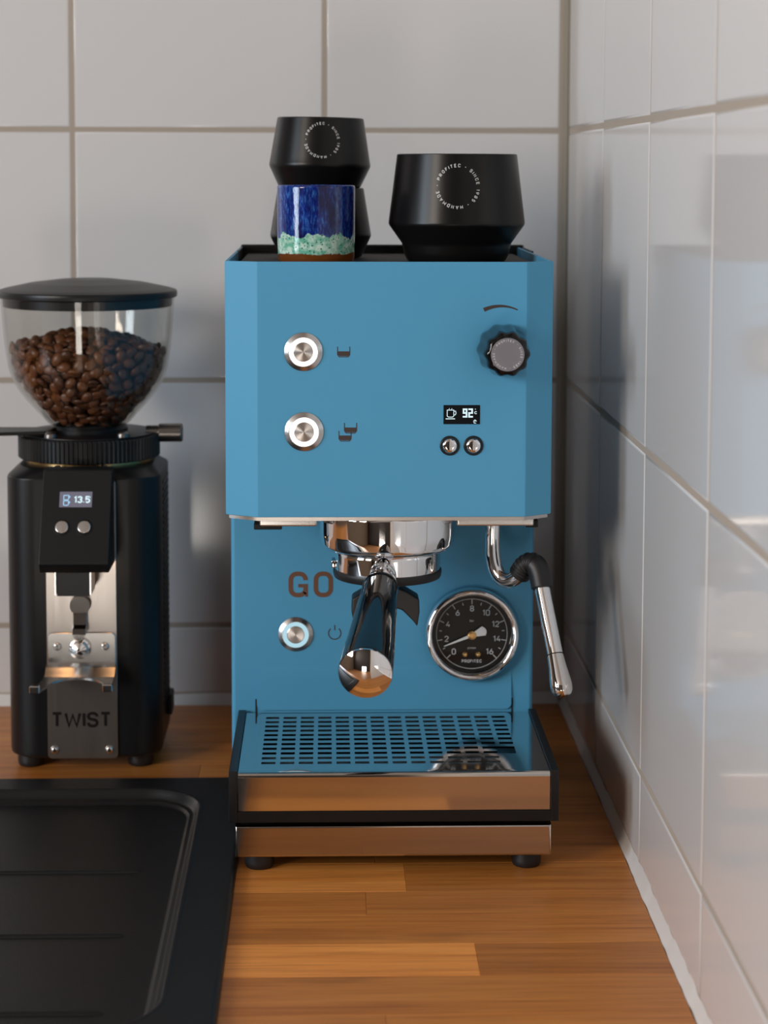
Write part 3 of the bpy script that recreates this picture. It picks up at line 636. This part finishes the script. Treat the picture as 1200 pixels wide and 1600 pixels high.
ga = obj('pressure_gauge', lathe(rnd_prof([(30.5, 0.5), (32.2, -1.0), (32.4, -5), (31.4, -8.2), (29.4, -9.4), (27.6, -8.6), (26.9, -6.0), (26.9, -2)], 2.0, 4), (gX, gY, gZ), (0, 1, 0), 96), CHROME, em, ang=50)
obj('dial', lathe([(0, -2.6), (27.2, -2.6), (27.2, 0.2)], (gX, gY, gZ), (0, 1, 0), 64), DIAL, ga)
fd = front(gY - 2.6, 0.1)
q = stroke([(gX + 24.2 * math.cos(2 * PI * i / 96), gZ + 24.2 * math.sin(2 * PI * i / 96)) for i in range(96)], 0.42, True)
for i in range(17):
    a = math.radians(-135 + 270 * i / 16); r0 = 20.6 if i % 2 == 0 else 20.6; r1 = 24.2 if i % 2 == 0 else 22.4
    q += stroke([(gX + r0 * math.sin(a), gZ + r0 * math.cos(a)), (gX + r1 * math.sin(a), gZ + r1 * math.cos(a))], 0.62 if i % 2 == 0 else 0.5)
obj('dial_scale', flat(q, fd, 1), SOFTW, ga)
q = []
for i in range(0, 17, 2):
    a = math.radians(-135 + 270 * i / 16); rd = 17.6 if i not in (0, 16) else 17.4
    q += din(str(i), 4.2, gX + rd * math.sin(a), gZ + rd * math.cos(a), 0.15)
q += text_polys('bar', 2.3, gX, gZ + 9.2) + text_polys('pumpe', 2.1, gX, gZ - 9.6) + din('PROFITEC', 2.2, gX, gZ - 19.0, 0.2, 0, 0.34)
obj('dial_numerals', flat(q, fd, 1), SOFTW, ga)
for dx in (-4.5, 4.5): obj('dial_rivet', lathe([(0, -4.0), (1.2, -3.7), (1.9, -2.9), (1.9, -2.5)], (gX + dx, gY, gZ - 14.4), (0, 1, 0), 20), BRASS, ga)
na = math.radians(-111.5); nd_, np_ = Vector((math.sin(na), math.cos(na))), Vector((math.cos(na), -math.sin(na))); c0 = Vector((gX, gZ - 0.6))
nq = [[c0 + np_ * 1.1, c0 + nd_ * 20.5 + np_ * 0.25, c0 + nd_ * 20.5 - np_ * 0.25, c0 - np_ * 1.1], [c0 - np_ * 1.1, c0 - nd_ * 8.6 - np_ * 3.4, c0 - nd_ * 10.0 - np_ * 1.6, c0 - nd_ * 10.4, c0 - nd_ * 10.0 + np_ * 1.6, c0 - nd_ * 8.6 + np_ * 3.4, c0 + np_ * 1.1]]
obj('needle', flat(nq, front(gY - 4.6, 0.5), 1), WHITEP, ga)
obj('needle_hub', lathe([(0, -6.0), (1.6, -6.0), (1.9, -5.6), (2.9, -5.4), (3.0, -4.6), (3.0, -2.6)], (gX, gY, gZ - 0.6), (0, 1, 0), 28), BRASS, ga)

# --- steam wand
sw = obj('steam_wand', tube(spline([(-84.8, -315, 216), (-84.9, -315, 202), (-84.9, -315, 187), (-83.4, -316.4, 176.0), (-79.8, -319.4, 169.4), (-75.0, -323.4, 168.0), (-71.0, -327.0, 170.4), (-67.4, -330.0, 174.4), (-65.2, -332, 178.6), (-61.6, -335, 181.4), (-58.2, -338, 180.2), (-56.0, -341, 174.0), (-54.8, -344.6, 166), (-46.6, -371, 117)], 10), 5.0, 24), CHROME, em, ang=60)
obj('wand_collar', lathe(rnd_prof([(0, 215.6), (6.6, 215.6), (6.6, 207), (5.6, 205.6), (4, 205.6)], 0.6, 2), (-84.8, -315, 0), n=32), CHROME, sw)
gpts = spline([(-68.6, -329, 172.8), (-67.0, -330.4, 175.6), (-65.0, -332.2, 179.2), (-61.6, -335, 181.6), (-58.2, -338, 180.0), (-56.0, -341, 174.0), (-54.9, -344.2, 167.0)], 16)
def grip_r(t): return (7.0 + (0.35 * math.cos(t * 2 * PI * 13) if t < 0.6 else 0.1)) if 0.015 < t < 0.985 else 6.0
obj('rubber_grip', tube(gpts, grip_r, 28), RUBBER, sw, ang=70)
p0, p1 = Vector((-48.6, -364.8, 128.6)), Vector((-44.6, -377.2, 105.2)); ax = (p1 - p0); Ln = ax.length
obj('wand_tip', lathe([(0, 0), (5.15, 0), (5.3, 2), (5.8, 9), (6.7, 16), (7.0, 20), (6.6, 23.6), (5.2, 26.0), (3.0, 27.2), (0, 27.6)], p0, ax, 32), POLISH, sw, ang=60)
obj('tip_joint', lathe([(5.3, -0.3), (5.45, 0), (5.3, 0.3)], p0, ax, 32), VOID, sw)

# ------------------------------------------------------------------ portafilter locked into the group
pf = thing('portafilter', (GX, GY, 150), 'chrome portafilter with glossy black handle and cone end cap under the group', 'portafilter')
obj('basket_ring', lathe(rnd_prof([(0, 190.0), (33.6, 190.0), (34.3, 188), (34.3, 176.8), (30, 176.4), (0, 176.4)], 0.8, 2), (GX, GY, 0), n=72), CHROME, pf)
obj('lower_rim', lathe(rnd_prof([(30, 177), (35.2, 177), (35.4, 175), (34.6, 171.6), (28, 170.4), (0, 170.4)], 0.8, 2), (GX, GY, 0), n=72), RUBBER, pf)
obj('locking_lug', box(GX - 36.5, GX - 33, GY - 6, GY + 6, 178, 183, 1), CHROME, pf)
sp = [(-8, 171), (-8, 166), (-14, 163.4), (-21.6, 159.0), (-22.0, 150), (-20.4, 141.4), (-16.6, 146.5), (-10.5, 151.5), (0, 154), (10.5, 151.5), (17.4, 144.5), (20.6, 140.4), (22.0, 150), (21.8, 158.6), (14, 163.4), (8, 166), (8, 171)]
obj('double_spout', prism([(GX - 1.4 + a, c) for a, c in sp], 'Y', -337, -319, 1.4, 2, 25), RUBBER, pf, ang=40)
E0, E1 = Vector((-157.3, -358.0, 182.5)), Vector((-171.6, -500.0, 151.5)); ax = E1 - E0; Ln = ax.length
obj('neck', lathe(rnd_prof([(7.2, -4), (7.2, 6), (8.6, 8), (8.6, 11), (7.4, 12.5), (7.4, 19), (9.6, 21), (9.9, 27), (9.2, 30), (0, 30)], 0.9, 3), E0, ax, 40), CHROME, pf, ang=45)
obj('handle', lathe(rnd_prof([(8.6, 27), (11.0, 28), (11.6, 30.5), (11.0, 33.5), (11.2, 38), (12.4, 62), (13.8, 98), (15.0, 124), (15.6, Ln - 1.0), (15.2, Ln), (0, Ln)], 1.2, 3), E0, ax, 56), GLOSSB, pf, ang=45)
obj('end_cap', lathe([(15.0, Ln - 0.5), (15.3, Ln), (15.2, Ln + 0.8), (0, Ln + 10.2)], E0, ax, 96), CHROME, pf, ang=20)

# ------------------------------------------------------------------ cups on the warmer
TOPZ = 373.6
def cup(name, c, prof_out, wall, label, cat, group, text_c, text_r, ang0):
    t = thing(name, c, label, cat, group); cx, cy, z0 = c
    ri = [(max(r - wall, 0), z) for r, z in prof_out if z > 5]; ri = [(r, max(z, 4)) for r, z in ri]
    top_r, top_z = prof_out[-1]
    prof = [(0, 0.6)] + rnd_prof(prof_out, 1.6, 4) + [(top_r - wall * 0.3, top_z + 0.5), (top_r - wall * 0.75, top_z + 0.4), (top_r - wall, top_z - 0.6)]
    obj('cup_body', lathe(prof, c, n=72), CUPB, t, ang=40)
    pin = [(top_r - wall, top_z - 0.4)] + [(r, z) for r, z in reversed(ri[:-1])] + [(prof_out[1][0] - wall - 0.6, 4.0), (0, 4.0)]
    obj('cup_interior', lathe(rnd_prof(pin, 1.5, 3), c, n=72), CUPIN, t, ang=40)
    def rad(z):
        for (r0, a), (r1, b_) in zip(prof_out, prof_out[1:]):
            if a <= z <= b_: return r0 + (r1 - r0) * (z - a) / (b_ - a)
        return top_r
    def fn(u, v, tt):
        z = text_c + v; r = rad(z) + 0.12 - 0.2 * tt; a = -PI / 2 + ang0 + u / rad(text_c); return (cx + r * math.cos(a), cy + r * math.sin(a), z0 + z)
    obj('ring_lettering', flat(ring_text(RT, text_r, text_r * 0.165, math.radians(-72), 0.17), fn), WHITEP, t)
    return t
small = [(26.0, 0), (28.4, 0.8), (35.3, 15.4), (34.6, 19), (29.9, 47.9)]
cup('espresso_cup', (-197.6, -210, TOPZ), small, 2.4, 'black espresso cup hidden behind the blue mug, lower of the stacked pair', 'cup', 'small black espresso cups', 31.5, 11.2, 0.15)
t2 = cup('espresso_cup', (-198.4, -210, TOPZ + 48.3), small, 2.4, 'black espresso cup with white ring lettering, upper of the stacked pair', 'cup', 'small black espresso cups', 32.6, 11.4, 0.045)
t2.rotation_euler = (0, math.radians(0.9), 0)
big = [(31.0, 0), (33.0, 0.6), (35.2, 5), (36.4, 11.0), (36.8, 12.2), (45.9, 25.0), (45.4, 29), (40.2, 71.2)]
cup('cappuccino_cup', (-106.2, -262, TOPZ), big, 2.8, 'large black cappuccino cup with white ring lettering beside the stacked cups', 'cup', None, 50.4, 13.6, -0.05)
mug = thing('espresso_mug', (-200.4, -277, TOPZ), 'small ceramic mug with blue drip glaze over mint and brown', 'cup')
obj('mug_body', lathe(rnd_prof([(0, 0.5), (23.2, 0.5), (24.6, 0), (25.4, 3), (25.7, 20), (25.8, 49.8), (25.2, 51.0), (23.8, 51.0), (23.0, 49.5), (22.6, 6), (20, 4), (0, 4)], 1.0, 3), (-200.4, -277, TOPZ), n=72), MUGM, mug, ang=50, origin=(-200.4, -277, TOPZ + 25.5))

# ------------------------------------------------------------------ coffee grinder
gc = (-369.0, -131.0)
gr = thing('coffee_grinder', (gc[0], gc[1], 0), 'black coffee grinder with clear bean hopper and steel front plate', 'coffee grinder')
gx_, gy_ = gc
for x, y in ((-410, -165), (-330, -165), (-410, -97), (-330, -97)):
    obj('foot', lathe(rnd_prof([(0, 0), (8.8, 0), (9.6, 3), (9.6, 11), (0, 11)], 1.0, 2), (x, y, 0), n=28), RUBBER, gr)
bx0, bx1, by0, by1 = -424.4, -313.6, -187.0, -75.0
L = [(bx0 + 2.2, bx1 - 2.2, by0 + 2.2, by1 - 2.2, 21, 10.5), (bx0 + .6, bx1 - .6, by0 + .6, by1 - .6, 22, 11.6), (bx0, bx1, by0, by1, 23, 14)] + [(bx0, bx1, by0, by1, 23, z) for z in (120, 213.5)] + [(bx0 + .6, bx1 - .6, by0 + .6, by1 - .6, 23, 215), (bx0 + 6.5, bx1 - 6.5, by0 + 6.5, by1 - 6.5, 30, 220.2), (bx0 + 8, bx1 - 8, by0 + 8, by1 - 8, 30, 220.8)]
bm = loops_mesh(L); bm.faces.new([v for v in bm.verts][:44][::-1]); obj('body', bm, BLACK, gr, ang=40)
for i in range(34):   # cooling louvres on the right side
    z = 40 + i * 5.0
    if i == 0: lv = obj('louvre', prism([(-150, z), (-104, z), (-104, z + 2.2), (-150, z + 2.2)], 'X', -313.7, -312.9), BLACKP, gr)
    else: place('louvre', lv.data, WL[lv] + Vector((0, 0, 5.0 * i)), gr)
obj('mains_switch', box(-313.8, -309.5, -128, -108, 26, 42, 1.2, 2), BLACKP, gr)
# steel front plate
ft = front(-188.4, 0.12)
plp = rrect(-394.4, -344.2, 10.8, 214, 3, 4)
fp = obj('front_plate', prism(plp, 'Y', -188.4, -186.5, 0.3, 1), PLATE_ST, gr)
obj('twist_lettering', flat(din('TWIST', 11.6, -370.2, 39.4, 0.19, 0, 0.26), ft, 1), DKP, fp)
for x, z in ((-389.6, 17.3), (-350.2, 17.3)):
    sc = obj('screw', lathe(rnd_prof([(0, -2.0), (1.6, -2.0), (2.9, -0.9), (3.0, 0.3)], 0.5, 2), (x, -188.4, z), (0, 1, 0), 24), POLISH, fp)
# portafilter fork with its fixing plate
fk = obj('fork_plate', prism(rrect(-393.6, -344.9, 78, 103.5, 3.5, 4), 'Y', -190.4, -188.4, 0.4, 1), STEEL, gr)
for x in (-386.3, -352.4):
    obj('screw', lathe(rnd_prof([(0, -1.2), (1.2, -1.2), (1.2, -2.2), (2.2, -2.2), (3.0, -1.0), (3.1, 0.3)], 0.4, 2), (x, -190.4, 93.7), (0, 1, 0), 24), POLISH, fk)
obj('start_button', lathe(rnd_prof([(0, -10.5), (2.0, -9.9), (5.6, -8.2), (6.0, -7.0), (6.0, -4), (7.6, -3.4), (8.0, 0), (8.0, 1)], 0.5, 2), (-370.0, -190.4, 92.6), (0, 1, 0), 40), POLISH, fk, ang=25)
prof = [(-188.6, 82.0), (-193.0, 81.6), (-197.5, 79.4), (-201, 76.5), (-206, 74.6), (-206.6, 73.2), (-201.5, 74.6), (-197.6, 77.0), (-193.2, 79.6), (-188.6, 80.2)]
obj('fork_shelf', prism(prof, 'X', -394.2, -344.6), STEEL, fk, ang=60)
# two prongs of the fork: plan outline of a cradle, bent down
cr = []
for i in range(13):
    a = math.radians(180 * i / 12); cr.append((-369.4 - 19.6 * math.cos(a), -228 + 21 * math.sin(a)))
plan_f = [(-394.2, -204.5), (-395.6, -222), (-399.6, -234), (-399.6, -241), (-392.6, -241), (-389.4, -230)] + cr[0:] + [(-349.8, -230), (-349.2, -237), (-342.8, -237), (-344.0, -224), (-344.6, -204.5)]
bm = prism(plan_f, 'Z', 73.4, 75.0)
for v in bm.verts:
    v.co.z += (v.co.y + 205) * 0.02
obj('fork_prongs', bm, STEEL, fk)
for x, y in ((-396.1, -240.4), (-346.0, -236.6)): obj('prong_tip', box(x - 3.5, x + 3.5, y - 1.0, y + 3.0, 72.4, 77.6, 0.6, 1), POLISH, fk)
# spring clip above the fork
obj('clip_disc', lathe([(0, -5.6), (7.2, -5.6), (7.2, -4.6), (0, -4.6)], (-369.8, -188.4, 124.5), (0, 1, 0.12), 32), PLATE_ST, gr)
obj('spring_clip', prism([(-192, 121), (-193.2, 121), (-194.0, 110), (-199.5, 108.6), (-200.2, 104.2), (-199.2, 103.8), (-198.3, 107.6), (-192.6, 109.2)], 'X', -374.6, -365.0, 0.2, 1), POLISH, gr)
obj('clip_point', prism([(-374.6, 104.4), (-365.0, 104.4), (-367.6, 101.0), (-369.8, 99.6), (-372.2, 101.0)], 'Y', -200.4, -199.0), POLISH, gr)
# control box, face leaning out towards the bottom
cb_p = [(-186, 223.4), (-199, 223.4), (-200.6, 222.6), (-231.6, 162.4), (-231.4, 160.6), (-226.5, 154.4), (-186, 154.4)]
cb = obj('control_box', prism(cb_p, 'X', -393.4, -345.0, 0.9, 2, 20), BLACKP, gr, ang=30)
fa, fb = Vector((-200.6, 222.6)), Vector((-231.6, 162.4)); fl = (fb - fa).length; fdv = (fb - fa).normalized(); fn_ = Vector((fdv.y, -fdv.x))
if fn_.x > 0: fn_ = -fn_
def face(u, d, o): p = fa + fdv * d + fn_ * o; return (u, p.x, p.y)
def on_face(o0, o1): return lambda u, v, t: face(u, -v, o0 - 0.1 * t if t <= 0 else o1)
gd = obj('display', flat([[(-380.9, -15.9), (-358.2, -15.9), (-358.2, -27.2), (-380.9, -27.2)]], on_face(0.35, -0.2), 1), SCREENG, cb)
obj('timer_digits', flat(din('13.5', 5.2, -365.2, -21.7, 0.20, 0, 0.30, 0.92) + text_polys('s', 2.4, -359.6, -19.6), on_face(0.45, 0.3), 1), OLED, gd)
cpi = []
for dz in (0, -4.0):
    cpi += stroke([(-378.0, -18.6 + dz), (-374.6, -18.6 + dz), (-374.6, -21.4 + dz), (-375.4, -21.9 + dz), (-377.4, -21.9 + dz), (-378.0, -21.4 + dz)], 0.5, True) + stroke([(-374.6, -19.1 + dz), (-373.6, -19.6 + dz), (-374.6, -20.8 + dz)], 0.45)
obj('cup_symbols', flat(cpi, on_face(0.45, 0.3), 1), OLEDB, gd)
for x in (-378.4, -362.8):
    c = Vector(face(x, 42.0, 0)); axn = Vector((0, fn_.x, fn_.y))
    gbt = obj('menu_button', lathe([(5.9, -0.4), (5.9, 0.35), (5.3, 0.45), (4.8, -0.2)], c, axn, 36), BLACKP, cb)
    obj('button_cap', lathe(rnd_prof([(4.7, -0.3), (4.7, 1.0), (4.2, 1.5), (0, 1.6)], 0.4, 2), c, axn, 36), STEEL, gbt)
# chute under the control box, and its work light
ch = B()
for p in ((-382.0, -380.6, -222, -192), (-360.6, -359.2, -222, -192), (-382.0, -359.2, -193.5, -192)): join(ch, box(*p, 137.0, 156))
join(ch, box(-380.6, -360.6, -222, -221, 137, 156))
obj('chute', ch, BLACKP, gr)
for x in (-383.6, -359.1): obj('chute_side', box(x, x + 1.0, -222.6, -200, 138, 155), STEEL, gr)
wl = obj('work_light', box(-352.5, -346.5, -200, -191, 153.6, 154.3), emit('warm_led', (1.0, 0.52, 0.22, 1), 18.0), gr)
wl2 = obj('work_light', box(-391.5, -385, -200, -191, 153.6, 154.3), bpy.data.materials['warm_led'], gr)
# collar, knurled adjusting ring
obj('brass_collar', lathe([(0, 219), (40, 219), (46.2, 219.5), (46.2, 224.5), (0, 224.5)], (gx_, gy_, 0), n=64), BRASS, gr)
n = 96 * 4; bm = B(); rs = []
for r, z, am in ((44, 223.6, 0), (51.0, 223.6, .5), (52.0, 224.4, 1), (52.0, 239.4, 1), (50.8, 240.4, .4), (46, 240.6, 0), (0.5, 240.6, 0)):
    rs.append([bm.verts.new((gx_ + (r - am * (1.1 if k % 4 in (2, 3) else 0)) * math.cos(2 * PI * k / n), gy_ + (r - am * (1.1 if k % 4 in (2, 3) else 0)) * math.sin(2 * PI * k / n), z)) for k in range(n)])
for a, c in zip(rs, rs[1:]):
    for k in range(n): bm.faces.new((a[k], a[(k + 1) % n], c[(k + 1) % n], c[k]))
obj('adjusting_ring', bm, BLACKP, gr, ang=25)
obj('hopper_plate', lathe(rnd_prof([(0, 240.6), (49.0, 240.6), (49.0, 241.6), (34, 242.6), (0, 242.6)], 0.4, 2), (gx_, gy_, 0), n=64), BLACKP, gr)
obj('slide_lever', prism([(-395, -168), (-440, -176), (-446, -171), (-446, -148), (-436, -142), (-390, -143)], 'Z', 243.6, 246.2, 0.6, 1), BLACKP, gr)
for x, y in ((-392, -171), (-340.5, -167)):
    obj('clamp_screw', lathe(rnd_prof([(0, 246.6), (2.6, 246.4), (4.4, 244.6), (4.6, 242)], 0.6, 2), (x, y, 0), n=20), GUN, gr)
for x in (-386, -352): obj('top_screw', lathe(rnd_prof([(0, 223.4), (1.6, 223.2), (2.6, 222), (2.6, 220)], 0.4, 2), (x, -180.5, 0), n=18), GUN, gr)
bm = lathe(rnd_prof([(0, 0), (5.5, 0), (5.5, 9), (6.8, 9.6), (6.9, 26), (6.2, 27), (0, 27)], 0.5, 2), (-327, gy_, 240.4), (1, 0, 0), 32); obj('thumb_knob', bm, GUN, gr)
# hopper bowl and lid
hp = [(26.0, 242.8), (26.4, 246.0), (31.0, 250.0), (45.9, 266.5), (53.2, 277), (57.6, 288), (59.4, 298), (61.2, 312), (63.2, 338), (63.9, 346)]
hps = [(p.x, p.y) for p in spline([Vector((a, c)) for a, c in hp], 4)]
hin = [(a - 1.6, c + (0.4 if c < 280 else 0)) for a, c in hps]
obj('hopper', lathe(hps + [(hps[-1][0] - 0.8, 346.6)] + hin[::-1], (gx_, gy_, 0), n=96, closed=True), CLEAR, gr, ang=60)
obj('hopper_neck', lathe([(28.5, 242.4), (28.5, 244.6), (26.6, 246.8), (25.2, 246.8), (25.2, 242.4)], (gx_, gy_, 0), n=64), BLACKP, gr)
lid = obj('lid', lathe(rnd_prof([(0, 354.8), (20, 354.2), (42, 351.6), (60, 347.8), (65.2, 346.2), (65.6, 344.6), (65.4, 341.4), (63.9, 340.9), (62.2, 341.6)], 1.0, 3) + [(62.0, 341.4), (61.6, 334.6), (59.8, 334.4), (59.8, 342)], (gx_, gy_, 0), n=96), BLACKP, gr, ang=30)

# ------------------------------------------------------------------ coffee beans
def bean_mesh(k):
    rr_ = random.Random(k); a, b_, c = 5.0 * rr_.uniform(.92, 1.06), 3.75 * rr_.uniform(.95, 1.06), 2.9; bm = B(); NU, NV = 14, 9; rows_ = []
    for j in range(1, NV):
        th = PI * j / NV; row = []
        for i in range(NU):
            ph = 2 * PI * i / NU; x, y, z = math.cos(th), math.sin(th) * math.cos(ph), math.sin(th) * math.sin(ph)
            zz = c * z if z > 0 else 1.5 * z
            row.append(bm.verts.new((a * x, b_ * y, zz)))
        rows_.append(row)
    e0 = bm.verts.new((a, 0, 0)); e1 = bm.verts.new((-a, 0, 0))
    for i in range(NU):
        bm.faces.new((e0, rows_[0][i], rows_[0][(i + 1) % NU])); bm.faces.new((e1, rows_[-1][(i + 1) % NU], rows_[-1][i]))
        for p, q in zip(rows_, rows_[1:]): bm.faces.new((p[i], q[i], q[(i + 1) % NU], p[(i + 1) % NU]))
    # crease: a thin S-shaped ridge-lined groove on the flat side
    bmesh.ops.recalc_face_normals(bm, faces=bm.faces); L_ = []
    for i in range(9):
        t = -0.9 + 1.8 * i / 8; x = a * t; w0 = 0.42 * (1 - abs(t) ** 3) + 0.05; yc = 0.35 * math.sin(t * 2.6); zb = -1.5 * math.sqrt(max(0, 1 - t * t)) - 0.06
        L_.append([bm.verts.new((x, yc - w0, zb)), bm.verts.new((x, yc, zb + 0.35)), bm.verts.new((x, yc + w0, zb))])
    for p, q in zip(L_, L_[1:]):
        for i in (0, 1):
            f = bm.faces.new((p[i], q[i], q[i + 1], p[i + 1])); f.material_index = 1
    bmesh.ops.transform(bm, matrix=Matrix.Scale(0.001, 4), verts=bm.verts)
    me = bpy.data.meshes.new('coffee_bean'); bm.to_mesh(me); bm.free(); finish(me, 60); me.materials.append(BEAN); me.materials.append(CREASE); return me
BM = [bean_mesh(k) for k in range(4)]
def rin(z):
    for (r0, a), (r1, b_) in zip(hin, hin[1:]):
        if a <= z <= b_: return r0 + (r1 - r0) * (z - a) / max(b_ - a, 1e-6)
    return hin[-1][0]
def mound(x, y): 
    r = math.hypot(x, y); return 318.5 - 15.0 * (r / 57) ** 1.6 - 2.0 * (x / 57) + 1.6 * noise.noise(Vector((x * 0.06, y * 0.06, 3)))
cand = []
def try_add(p, nrm, dmin, L_):
    for q, _ in L_:
        if abs(q.x - p.x) < dmin and abs(q.y - p.y) < dmin and (q - p).length < dmin: return
    L_.append((p, nrm))
for _ in range(9000):       # against the clear wall
    z = R.uniform(251, 306); a = R.uniform(0, 2 * PI); r = rin(z) - 3.6
    x, y = r * math.cos(a), r * math.sin(a)
    if z > mound(x, y) - 1: continue
    dz = 1.0; sl = (rin(z + dz) - rin(z - dz)) / 2 / dz
    nrm = Vector((math.cos(a), math.sin(a), -sl)).normalized()
    if z < 262 or sl > .5: p = Vector((x, y, z)) - nrm * (1.6 if sl > .5 else 0)
    else: p = Vector((x, y, z))
    try_add(p, nrm, 6.4, cand)
for _ in range(7000):       # on the mound
    a = R.uniform(0, 2 * PI); r = 54 * math.sqrt(R.random()); x, y = r * math.cos(a), r * math.sin(a)
    try_add(Vector((x, y, mound(x, y) - 2.0)), Vector((x * 0.006, y * 0.006, 1)).normalized(), 6.6, cand)
# the 300 that show largest: nearest to the lens side and the top of the mound
cand.sort(key=lambda t: t[0].y - 0.35 * max(0, t[1].z) * 40)
def bean_matrix(p, nrm):
    flip = R.random() < 0.5; zax = nrm if flip else -nrm
    t = zax.cross(Vector((R.gauss(0, 1), R.gauss(0, 1), R.gauss(0, 1)))).normalized(); y = zax.cross(t)
    m = Matrix((t, y, zax)).transposed().to_4x4(); m = Matrix.Rotation(R.gauss(0, 0.45), 4, 'X') @ m
    s = R.uniform(0.88, 1.08)
    return Matrix.Translation((Vector((gx_, gy_, 0)) + p) * 0.001) @ m @ Matrix.Scale(s, 4)
LAB = 'roasted brown coffee bean among the pile inside the clear grinder hopper'
for p, nrm in cand[:300]:
    o = bpy.data.objects.new('coffee_bean', R.choice(BM)); COL.objects.link(o); o.matrix_world = bean_matrix(p, nrm); tag(o, LAB, 'coffee bean', 'coffee beans in the hopper')
rest = B()
def add_rest(p, nrm):
    me = R.choice(BM).copy(); me.transform(bean_matrix(p, nrm)); rest.from_mesh(me); bpy.data.meshes.remove(me)
for p, nrm in cand[300:]: add_rest(p, nrm)
inner_ = []
for _ in range(6000):       # second layer just inside
    z = R.uniform(250, 312); a = R.uniform(0, 2 * PI); r = (rin(z) - 9.5) * (1 if R.random() < 0.7 else math.sqrt(R.random())); x, y = r * math.cos(a), r * math.sin(a)
    if z > mound(x, y) - 6: continue
    try_add(Vector((x, y, z)), Vector((math.cos(a), math.sin(a), R.uniform(-1, 1))).normalized(), 6.8, inner_)
for p, nrm in inner_: add_rest(p, nrm)
me = bpy.data.meshes.new('coffee_beans'); rest.to_mesh(me); rest.free(); finish(me, 60); me.materials.append(BEAN); me.materials.append(CREASE)
o = bpy.data.objects.new('coffee_beans', me); COL.objects.link(o); tag(o, 'rest of the roasted coffee beans deeper in the clear hopper', 'coffee beans', None, 'stuff')
print('beans', len(cand), len(inner_))
